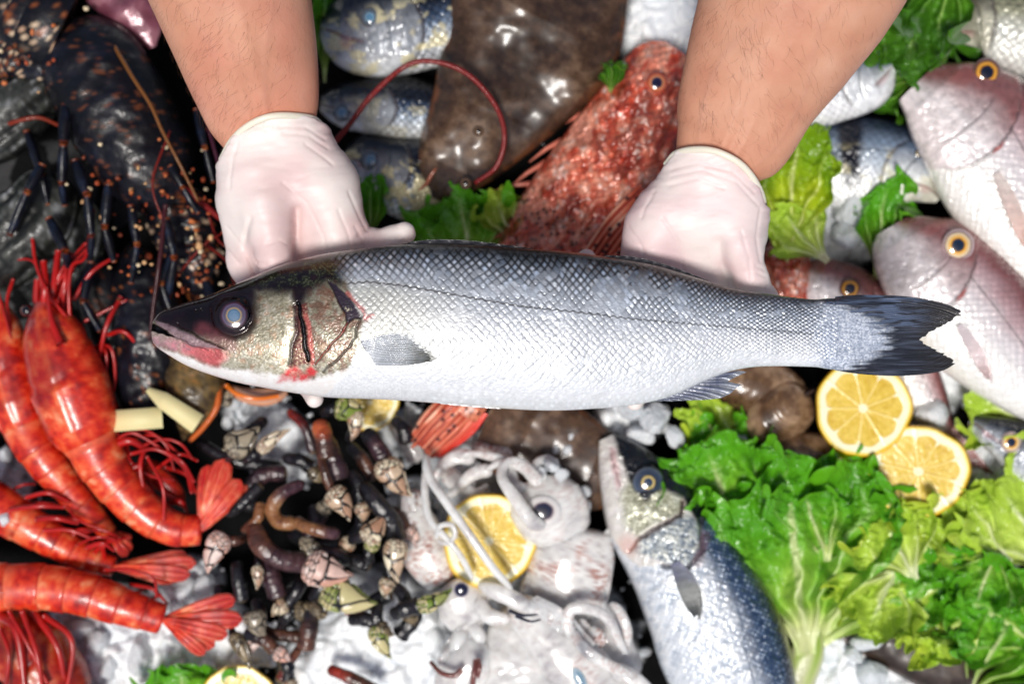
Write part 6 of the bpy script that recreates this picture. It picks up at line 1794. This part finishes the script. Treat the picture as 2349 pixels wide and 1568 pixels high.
def barnacle(label, stalk, head=None, r=26, pal='cream', st='black', st2=None, hr=None, z=0.03, lip=None):
    """stalk: (px,py) points, head: (base, tip)"""
    _bn[0] += 1
    seed = 500 + _bn[0] * 3
    x, y = stalk[len(stalk) // 2][:2]
    r *= 0.64
    root = thing('goose_barnacle', label, 'barnacle', W(x, y, 0), 'goose barnacles')
    n = 90
    pts = [(p[0], p[1], z + 0.006 * math.sin(k * 1.3)) for k, p in enumerate(stalk)]
    P = pxpath(pts, n)
    s = np.linspace(0, 1, n)
    ring = 1 + 0.018 * np.sin(s * (34 + 10 * RNG.random())) + 0.30 * (fbm(s * 4, 0, 0, seed) - .5)
    rr = bulb(n, r * .8, r, .12, .1 if head is None else .05) * ring
    V, F, sv, tv = tube(P, rr * KP, rr * KP * .9, seg=40)
    n1 = fbm(sv * 4, tv, 0, seed); n2 = fbm(sv * 60, tv * 1.2, 0, seed + 1, 2)
    C = ramp(n1 * .6 + n2 * .4, STK[st]) * .62
    if st2:
        C = mixc(C, ramp(n1 * .6 + n2 * .4, STK[st2]), sm(.55, .25, sv + .2 * (n1 - .5)))
    if head is None:
        C = mixc(C, c(200, 168, 120), sm(.93, 1, sv) * .7)
    mesh('stalk', V, F, M_stalk, root, col=C)
    if head is None:
        return root
    (bx, by), (tx, ty) = head
    L = math.hypot(tx - bx, ty - by)
    hr = (hr or L * .42) * .78
    n = 110
    s = np.linspace(0, 1, n)
    prof = np.interp(s, [0, .06, .22, .42, .6, .78, .92, 1], [.45, .8, 1.0, .9, .7, .42, .18, .03]) * hr
    bend = 0.12 * L * np.sin(s * 2.4) * RNG.choice([-1, 1])
    ux, uy = (tx - bx) / L, (ty - by) / L
    px, py = bx + ux * L * s - uy * bend, by + uy * L * s + ux * bend
    V, F, sv, tv = tube(W(px, py, z + 0.008 + 0 * s), prof * KP, prof * KP * .72, seg=90)
    # plates: few large towards the tip, small crowded ones near the stalk
    sc_ = 5.2 - 3.3 * sm(.05, .42, sv)
    f1, f2, cid = voro(np.where(sv < .27, sv * 13, sv * 2.3 + 20), np.where(sv < .27, (tv + 0.2) / (2 * math.pi) * 11, (tv + .35) / (2 * math.pi) * 4.2), seed, .75)
    ed = f2 - f1
    pl = sm(.09, .17, ed * np.where(sv < .27, .8, 1.0))
    A, B = PAL[pal]
    C = mixc(A, B, cid) * (0.75 + .4 * fbm(sv * 12, tv * 3, 0, seed)[..., None])
    if pal == 'green':
        C = mixc(C, c(214, 200, 150), (cid > .5) * .7)
    C = mixc(np.array(c(12, 10, 10)), C, pl)
    if lip:
        C = mixc(C, c(170, 16, 22), sm(.28, .1, np.abs(np.sin((tv - lip) / 2))) * sm(.35, .55, sv))
    cen = np.vstack([np.repeat(W(px, py, z + 0.008 + 0 * s), 90, 0), W(px[:1], py[:1], z + .008), W(px[-1:], py[-1:], z + .008)])
    V = V + (V - cen) * (0.16 * sm(.05, .3, ed) - .05)[:, None]
    mesh('plated_head', V, F, M_plate, root, col=C)
    return root


barnacle('goose barnacle with pink plates and red lips ending a thick purple stalk', [(580, 1200), (600, 1250), (645, 1282), (700, 1290)], ((700, 1290), (812, 1308)), 40, 'pink', 'purple', 'brown', 48, .05, lip=-1.3)
barnacle('goose barnacle with green tinged plates, just below the pink and white one', [(715, 1375), (735, 1350), (748, 1340)], ((742, 1345), (868, 1372)), 26, 'green', 'black', None, 48, .045)
barnacle('goose barnacle with red lips pointing down right, beside the long squid tentacles', [(838, 985), (862, 1020), (884, 1056)], ((880, 1052), (952, 1132)), 32, 'cream', 'purple', 'black', 38, .045, lip=-1.2)
barnacle('ringed black goose barnacle curving down beside the squid, its cream head pointing down', [(828, 1110), (862, 1150), (895, 1190), (912, 1240)], ((912, 1236), (922, 1336)), 36, 'cream', 'black', None, 32, .05)
barnacle('goose barnacle pointing to the upper right onto the squid head', [(900, 1410), (930, 1395), (960, 1388)], ((958, 1392), (1034, 1342)), 30, 'green', 'black', None, 24, .05)
barnacle('goose barnacle with green yellow head hanging down onto the ice', [(868, 1380), (864, 1410), (866, 1440)], ((862, 1434), (904, 1506)), 24, 'green', 'black', None, 27, .04)
barnacle('short black goose barnacle stump with a raw red end on the ice', [(960, 1400), (940, 1430), (915, 1458)], None, 32, 'cream', 'black', None, None, .035)
barnacle('pale pink goose barnacle with two long plates, touching the tail of the biggest prawn', [(560, 1235), (540, 1240), (520, 1240)], ((516, 1224), (484, 1318)), 18, 'pink', 'brown', None, 32, .05)
barnacle('thick brown goose barnacle running down between the ice patch and the black ones', [(744, 1000), (764, 1050), (782, 1100)], None, 36, 'cream', 'purple', 'brown', None, .045)
barnacle('goose barnacle with orange stalk top, leaning on the ice under the throat', [(730, 965), (742, 1000), (748, 1050)], None, 34, 'cream', 'brown', 'orange', None, .055)
barnacle('goose barnacle with one long yellow plate ending a slim pink stalk', [(734, 1030), (744, 1080), (762, 1128)], ((758, 1122), (796, 1198)), 16, 'cream', 'brown', None, 32, .055)
barnacle('tan goose barnacle stalk curled like a hook', [(700, 1105), (648, 1130), (625, 1165), (640, 1195), (684, 1200)], None, 26, 'cream', 'tan', 'purple', None, .055)
barnacle('tan and purple goose barnacle stalk with a pale round end, right of the hooked one', [(780, 1225), (740, 1218), (700, 1206), (676, 1192)], None, 24, 'cream', 'tan', 'purple', None, .055)
barnacle('dark goose barnacle stalk with a crumbly pale foot, left one of two', [(544, 1285), (546, 1320), (556, 1380)], None, 27, 'cream', 'black', None, None, .04)
barnacle('dark goose barnacle stalk with a crumbly pale foot, right one of two', [(612, 1270), (622, 1320), (640, 1372)], None, 34, 'cream', 'purple', None, None, .04)
barnacle('small goose barnacle between the two stalks with pale feet', [(590, 1270), (592, 1290), (590, 1300)], ((588, 1296), (584, 1352)), 12, 'cream', 'black', None, 16, .045)
barnacle('wide grey plated goose barnacle on the ice under the throat of the held bass', [(520, 1060), (530, 1040), (530, 1020)], ((520, 1030), (590, 972)), 22, 'grey', 'black', None, 38, .04)
barnacle('narrow goose barnacle with black back, lying on the ice patch', [(560, 1060), (580, 1045), (596, 1034)], ((594, 1036), (672, 990)), 20, 'cream', 'black', None, 19, .042)
barnacle('small goose barnacle just under the jaw angle of the held bass', [(500, 940), (508, 930), (514, 920)], ((512, 930), (524, 884)), 12, 'grey', 'black', None, 18, .03)
barnacle('goose barnacle with yellow green plates beside the hidden lemon half', [(740, 950), (760, 940), (778, 934)], ((770, 930), (836, 926)), 22, 'green', 'black', None, 34, .045)
barnacle('goose barnacle with branching plates hanging from the hidden lemon half', [(800, 1010), (808, 990), (812, 975)], ((815, 940), (800, 1010)), 18, 'cream', 'black', None, 22, .045)
barnacle('goose barnacle with spread cream plates in the middle of the black ones', [(800, 1240), (830, 1230), (848, 1225)], ((836, 1240), (876, 1170)), 20, 'cream', 'black', None, 30, .05)
barnacle('goose barnacle with flat plates and a green foot, under the ringed black one', [(850, 1290), (846, 1270), (848, 1250)], ((846, 1262), (860, 1204)), 20, 'green', 'black', None, 20, .048)
barnacle('dark goose barnacle with black plates above the bottom ice field', [(700, 1440), (715, 1420), (725, 1400)], ((716, 1408), (752, 1352)), 24, 'dark', 'black', None, 30, .04)
barnacle('dark goose barnacle lying left of the green tinged one', [(640, 1440), (660, 1410), (686, 1390)], ((676, 1400), (736, 1382)), 20, 'dark', 'black', None, 26, .035)
barnacle('goose barnacle with brown crusted plates below the two pale footed stalks', [(560, 1410), (575, 1412), (590, 1414)], ((580, 1400), (616, 1460)), 20, 'grey', 'black', None, 30, .04)
barnacle('striped goose barnacle pointing down beside the fanned prawn tail', [(530, 1440), (534, 1455), (540, 1466)], ((532, 1452), (566, 1540)), 16, 'dark', 'black', None, 22, .035)
barnacle('thick brown goose barnacle stalk going down to the bottom ice field', [(715, 1398), (710, 1440), (700, 1490)], None, 34, 'cream', 'brown', 'black', None, .045)
barnacle('long dark red goose barnacle stalk pointing to the bottom edge', [(690, 1480), (664, 1520), (640, 1560)], None, 18, 'cream', 'red', 'brown', None, .04)
barnacle('brown goose barnacle stalk cut off by the bottom edge, alone on the ice', [(752, 1532), (800, 1552), (870, 1590)], None, 26, 'cream', 'brown', 'red', None, .03)
barnacle('crumbly brown goose barnacle foot beside the fanned prawn tail', [(590, 1440), (640, 1456), (690, 1460)], None, 24, 'cream', 'brown', None, None, .03)
barnacle('long black goose barnacle stalk lying flat above the hooked tan one', [(450, 1010), (520, 1050), (600, 1066), (650, 1070)], None, 24, 'cream', 'black', None, None, .03)
barnacle('black and brown goose barnacle between the ice patch and the hooked stalk', [(560, 1130), (600, 1090), (660, 1084)], None, 30, 'cream', 'purple', 'black', None, .035)
barnacle('grey black goose barnacle stalk hugging the tail of the biggest prawn', [(520, 1180), (560, 1150), (600, 1110)], None, 24, 'cream', 'black', None, None, .04)
barnacle('short knobbly tan goose barnacle above the pale pink one', [(556, 1220), (590, 1190), (600, 1150)], None, 20, 'cream', 'tan', 'brown', None, .045)
barnacle('black ringed goose barnacle stalk under the red lipped ones', [(760, 1260), (800, 1280), (850, 1300)], None, 28, 'cream', 'black', None, None, .03)
barnacle('dark goose barnacle stalk from the belly of the held bass to the squid', [(800, 1020), (830, 1050), (860, 1100)], None, 26, 'cream', 'brown', 'black', None, .03)
barnacle('blackish goose barnacle stalk between the green tinged head and the ice', [(790, 1400), (830, 1390), (900, 1360)], None, 30, 'cream', 'black', 'red', None, .03)
barnacle('purple goose barnacle stalk reaching up under the belly of the held bass', [(660, 940), (700, 980), (720, 1040)], None, 20, 'cream', 'purple', 'red', None, .035)
barnacle('dark goose barnacle stalk crossing behind the tan and purple one', [(660, 1220), (730, 1250), (790, 1250)], None, 30, 'cream', 'black', None, None, .03)
barnacle('blue black goose barnacle stalk under the pale footed pair', [(600, 1330), (660, 1340), (720, 1320)], None, 28, 'cream', 'black', None, None, .022)

_spots = [('in the gap left of the hooked tan one', 560, 1110, 80), ('just above the hooked tan one', 650, 1050, 20), ('between the hooked tan one and the yellow plated one', 720, 1160, 100), ('right of the thick brown one under the held bass', 800, 1080, 70),
          ('under the yellow plated one', 740, 1260, 150), ('left of the ringed black one', 830, 1180, 110), ('squeezed below the ringed black one', 900, 1340, 60), ('under the spread cream plates', 800, 1290, 200), ('below the pale pink one', 500, 1340, 95),
          ('between the pale footed pair', 585, 1370, 85), ('right of the pale footed pair', 690, 1330, 120), ('behind the green tinged one', 800, 1420, 10), ('at the left rim of the heap', 470, 1110, 60), ('against the ice patch under the throat', 610, 960, 140),
          ('between the two red lipped ones', 870, 1160, 40), ('touching the fanned prawn tail', 640, 1500, 70), ('right beside the hidden lemon half', 900, 960, 60), ('low in the middle of the heap', 700, 1240, 300), ('near the squid mantle', 880, 1250, 80), ('next to the brown crusted plates', 560, 1450, 30)]
for _k, (_w, _x, _y, _a) in enumerate(_spots):
    _t = math.radians(_a); _l = 62 + 5 * (_k % 5)
    _e = (_x + math.cos(_t) * _l, _y + math.sin(_t) * _l)
    barnacle('small dark goose barnacle ' + _w, [(_x, _y), (_x + math.cos(_t) * _l * .5 + 8, _y + math.sin(_t) * _l * .5 - 6), _e], (_e, (_e[0] + math.cos(_t + .3) * 46, _e[1] + math.sin(_t + .3) * 46)) if _k % 4 else None,
             26, ['cream', 'dark', 'grey', 'cream', 'pink'][_k % 5], ['black', 'black', 'purple', 'black', 'brown'][_k % 5], 'black', 22, .028 + .004 * (_k % 4))

# ------------------------------------------------------------------ squid
M_squid = material('squid_flesh', rough=0.25, coat=0.9, coat_rough=0.04, sss=0.7, sss_r=(1.0, 0.9, 0.85), sss_scale=0.008, alpha=0.95, bump=0.3, bump_scale=130, bump_dist=0.0014)


def squid_col(V, seed, tint=0.3, base=None):
    px = V[:, 0] / KP; py = V[:, 1] / KP
    n1 = fbm(px / 50, py / 50, 0, seed); n2 = fbm(px / 12, py / 12, 0, seed + 1); n3 = fbm(px / 4, py / 4, 0, seed + 2, 2)
    C = ramp(n1 * .6 + n2 * .4, [(0.25, c(186, 182, 184)), (0.42, c(218, 216, 214)), (0.58, c(238, 238, 235)), (0.8, c(248, 248, 245))])
    C = mixc(C, c(186, 140, 128), sm(.45, .68, n1) * sm(.35, .6, n3) * np.minimum(1, tint * 1.5))
    C = mixc(C, c(120, 84, 84), sm(.66, .72, n3) * tint * .5)
    return C


def sq_tube(name, parent, pts, r, seed, seg=48, n=90, squash=.55, tint=.3, e=(.12, .12), lump_=.0015):
    P = pxpath(pts, n); s = np.linspace(0, 1, n)
    rr = np.interp(s, np.linspace(0, 1, len(r)), r) * bulb(n, 1, 1, *e)
    if name == 'arm':
        rr = rr * 0.74
    if name == 'tentacle':
        rr = rr * 0.85
    V, F, sv, tv = tube(P, rr * KP, rr * KP * squash, seg=seg)
    nn = fbm(V[:, 0] / KP / 30, V[:, 1] / KP / 30, V[:, 2] * 60, seed + 7) - .5
    V[:, 2] += lump_ * nn
    return mesh(name, V, F, M_squid, parent, col=squid_col(V, seed, tint))


EYE_SQ = [(0, c(16, 20, 44)), (.46, c(22, 28, 56)), (.54, c(110, 90, 100)), (.64, c(214, 208, 204)), (.8, c(226, 222, 220)), (1, c(216, 214, 212))]
A_ = thing('squid', 'squid with a big open eye between the lemon half and lower bass', 'squid', W(1290, 1250, 0))
sq_tube('mantle', A_, [(1316, 1206, .035), (1312, 1270, .036), (1300, 1350, .034), (1280, 1430, .028), (1266, 1480, .02)], [84, 96, 94, 76, 30], 601, tint=.75, e=(.08, .3))
sq_tube('head', A_, [(1232, 1100, .036), (1250, 1150, .044), (1280, 1200, .042), (1300, 1236, .036)], [60, 84, 82, 60], 602, tint=.25)
eye(A_, 1246, 1172, 36, .0585, EYE_SQ, M_eye, h=.35, sx=1.15)
for k, (pts, r) in enumerate([([(1250, 1210, .06), (1216, 1190, .066), (1180, 1140, .066), (1150, 1090, .06), (1170, 1056, .055), (1215, 1060, .055)], 24), ([(1240, 1110, .06), (1200, 1070, .055), (1150, 1062, .05), (1110, 1080, .045)], 22),
                              ([(1210, 1120, .05), (1180, 1110, .05), (1160, 1060, .045), (1090, 1040, .04), (1040, 1050, .035)], 20), ([(1250, 1100, .05), (1230, 1066, .05), (1260, 1050, .045), (1290, 1080, .045)], 16),
                              ([(1130, 1075, .04), (1080, 1090, .04), (1040, 1130, .035), (1010, 1140, .03)], 22), ([(1090, 1050, .035), (1040, 1050, .035), (1000, 1090, .035), (1000, 1130, .03)], 24), ([(1060, 1110, .03), (1090, 1130, .035), (1120, 1110, .03)], 20)]):
    sq_tube('arm', A_, pts, [r, r * .9, r * .6, r * .3], 610 + k, seg=20, n=70, squash=.6, tint=.3, lump_=.004)
B_ = thing('squid', 'squid lying left of the lemon half, its long white tentacles crossing the fruit', 'squid', W(980, 1230, 0))
sq_tube('mantle', B_, [(950, 1120, .03), (950, 1190, .034), (985, 1270, .036), (1030, 1330, .034)], [26, 48, 60, 50], 621, tint=.7)
sq_tube('head', B_, [(1036, 1330, .036), (1056, 1370, .04), (1066, 1420, .038), (1066, 1450, .032)], [40, 54, 54, 34], 622, tint=.2)
eye(B_, 1058, 1352, 18, .064, EYE_SQ[:1] + [(.75, c(20, 26, 54)), (.9, c(150, 140, 150)), (1, c(214, 210, 210))], M_eye, h=.5)
sq_tube('fin', B_, [(930, 1240, .03), (946, 1180, .034), (980, 1140, .034)], [20, 30, 18], 623, tint=.2)
for k, (pts, r) in enumerate([([(976, 1040, .05), (984, 1090, .06), (1030, 1160, .068), (1080, 1230, .07), (1130, 1300, .068), (1176, 1352, .06)], 12), ([(982, 1050, .05), (974, 1120, .055), (986, 1190, .064), (1030, 1240, .068), (1060, 1280, .066), (1086, 1330, .06)], 10),
                              ([(1000, 1236, .066), (1010, 1206, .068), (1036, 1204, .07), (1044, 1226, .07), (1026, 1246, .068), (1002, 1238, .066)], 7), ([(1060, 1440, .04), (1050, 1480, .045), (1040, 1540, .04), (1040, 1600, .03)], 22), ([(1080, 1430, .04), (1100, 1460, .045), (1090, 1500, .035)], 18)]):
    sq_tube('tentacle', B_, pts, [r, r, r * .9, r * .8], 630 + k, seg=16, n=90, squash=.9, tint=.0, lump_=0)
C_ = thing('squid', 'large milky white squid body with a brown stained opening at the bottom edge', 'squid', W(1150, 1500, 0))
sq_tube('mantle', C_, [(1175, 1372, .024), (1180, 1440, .034), (1200, 1540, .038), (1220, 1700, .036)], [20, 92, 128, 130], 641, tint=.1, e=(.2, .1), lump_=.006, n=140, seg=90)
sq_tube('collar', C_, [(1110, 1470, .04), (1085, 1510, .046), (1060, 1560, .044), (1040, 1620, .04)], [34, 52, 60, 50], 642, tint=.1)
for k, pts in enumerate([[(988, 1518, .05), (1012, 1542, .06), (1042, 1548, .062), (1060, 1534, .062)], [(1090, 1512, .062), (1088, 1540, .066), (1084, 1568, .064)], [(1098, 1510, .062), (1100, 1530, .066), (1094, 1550, .064)]]):
    strand('torn_skin', pts, 5, 7, C_, M_squid, n=50, col=c(120, 72, 66))
D_ = thing('squid', 'slim greyish squid lying diagonally below the lemon half, dark ink along its neck', 'squid', W(1260, 1460, 0))
sq_tube('mantle', D_, [(1170, 1376, .042), (1220, 1420, .05), (1290, 1490, .052), (1350, 1560, .05), (1420, 1660, .04)], [34, 52, 66, 70, 60], 651, tint=.35, n=120)
sq_tube('arm', D_, [(1130, 1366, .04), (1100, 1372, .045), (1120, 1410, .05), (1170, 1420, .052)], [16, 22, 24, 14], 652, seg=24)
sq_tube('arm', D_, [(1096, 1340, .05), (1130, 1352, .056), (1180, 1374, .058), (1230, 1400, .056)], [12, 26, 24, 14], 653, seg=24, tint=.1)
_ink = [([(1170, 1400, .078), (1200, 1410, .086), (1235, 1408, .086)], 5), ([(1184, 1412, .08), (1216, 1424, .087), (1240, 1420, .085)], 4)]
for pts, r in _ink:
    strand('ink_streak', pts, r, 2, D_, M_eye, n=40, col=None)
M_ink = material('ink', base=c(40, 42, 60), rough=0.2, coat=.5)
for o in D_.children:
    if o.name.startswith('ink_streak'):
        o.data.materials.clear(); o.data.materials.append(M_ink)
eye(D_, 1330, 1556, 30, .098, [(0, c(110, 140, 160)), (.5, c(120, 150, 170)), (.8, c(170, 190, 200)), (1, c(206, 208, 208))], M_eye, h=.2, sx=.45, rot=-.5)
def flap(parent, base, tip, e0, e1, z, seed):
    return fin('fin_flap', base, tip, e0, e1, lambda a, b: z + 0.004 * np.sin(a * 9 + seed) * b + 0.003 * (fbm(a * 5, b * 4, 0, seed) - .5), M_squid, parent,
               lambda a, b, ray, x, y: ramp(fbm(x / 14, y / 14, 0, seed), [(0.3, c(190, 180, 178)), (0.6, c(230, 228, 226)), (0.8, c(244, 244, 242))]), rays=3, na=80, nb=40, ragged=0.2, relief=0.0006, thick=0.0016, seed=seed)


flap(A_, [(1370, 1240), (1384, 1330), (1350, 1440)], [(1402, 1200), (1404, 1330), (1370, 1450)], [(1370, 1240), (1402, 1200)], [(1350, 1440), (1370, 1450)], .04, 3)
flap(A_, [(1220, 1300), (1226, 1370), (1240, 1430)], [(1196, 1330), (1190, 1380), (1200, 1420)], [(1220, 1300), (1196, 1330)], [(1240, 1430), (1200, 1420)], .04, 5)
flap(B_, [(950, 1130), (960, 1200), (990, 1270)], [(918, 1140), (926, 1210), (950, 1290)], [(950, 1130), (918, 1140)], [(990, 1270), (950, 1290)], .04, 7)
flap(C_, [(1110, 1400), (1090, 1480), (1080, 1560)], [(1050, 1440), (1010, 1500), (1000, 1580)], [(1110, 1400), (1050, 1440)], [(1080, 1560), (1000, 1580)], .045, 9)
flap(D_, [(1200, 1390), (1270, 1440), (1340, 1500)], [(1230, 1366), (1310, 1410), (1366, 1476)], [(1200, 1390), (1230, 1366)], [(1340, 1500), (1366, 1476)], .06, 11)
E_ = thing('squid', 'squid with a curled tentacle loop over a dark opening, right next to the lower bass', 'squid', W(1380, 1450, 0))
sq_tube('head', E_, [(1350, 1400, .03), (1380, 1440, .034), (1410, 1500, .034), (1440, 1560, .03)], [40, 56, 50, 44], 661, tint=.2)
for k, (pts, r) in enumerate([([(1345, 1490, .055), (1304, 1440, .062), (1310, 1398, .064), (1356, 1396, .064), (1396, 1420, .062), (1420, 1470, .06), (1440, 1500, .055)], 18), ([(1310, 1440, .06), (1330, 1476, .064), (1370, 1510, .064), (1430, 1540, .06), (1480, 1560, .055)], 18),
                              ([(1396, 1384, .05), (1420, 1400, .055), (1440, 1450, .055), (1430, 1500, .05)], 15), ([(1370, 1560, .05), (1420, 1540, .056), (1470, 1568, .056), (1500, 1600, .05)], 26), ([(1330, 1420, .05), (1350, 1450, .05), (1344, 1480, .05)], 14), ([(1320, 1540, .04), (1350, 1570, .05), (1400, 1600, .05)], 24)]):
    sq_tube('arm', E_, pts, [r * .8, r, r * .9, r * .6], 670 + k, seg=22, n=90, squash=.6, tint=.3, lump_=.003)
sq_tube('dark_opening', E_, [(1348, 1446, .05), (1366, 1460, .054), (1378, 1484, .052)], [14, 22, 12], 680, seg=24, tint=1)
F_ = thing('squid', 'speckled squid arm cluster between the red tail of the scorpion fish and the lemon half', 'squid', W(1060, 1080, 0))
for k, (pts, r) in enumerate([([(1080, 1020, .02), (1130, 1040, .026), (1200, 1040, .026), (1260, 1060, .02)], 28), ([(1020, 1060, .02), (1040, 1100, .028), (1090, 1120, .028)], 30), ([(900, 960, .01), (930, 1000, .016), (960, 1060, .016)], 34)]):
    sq_tube('arm', F_, pts, [r * .8, r, r * .8], 690 + k, seg=24, n=60, tint=.6)
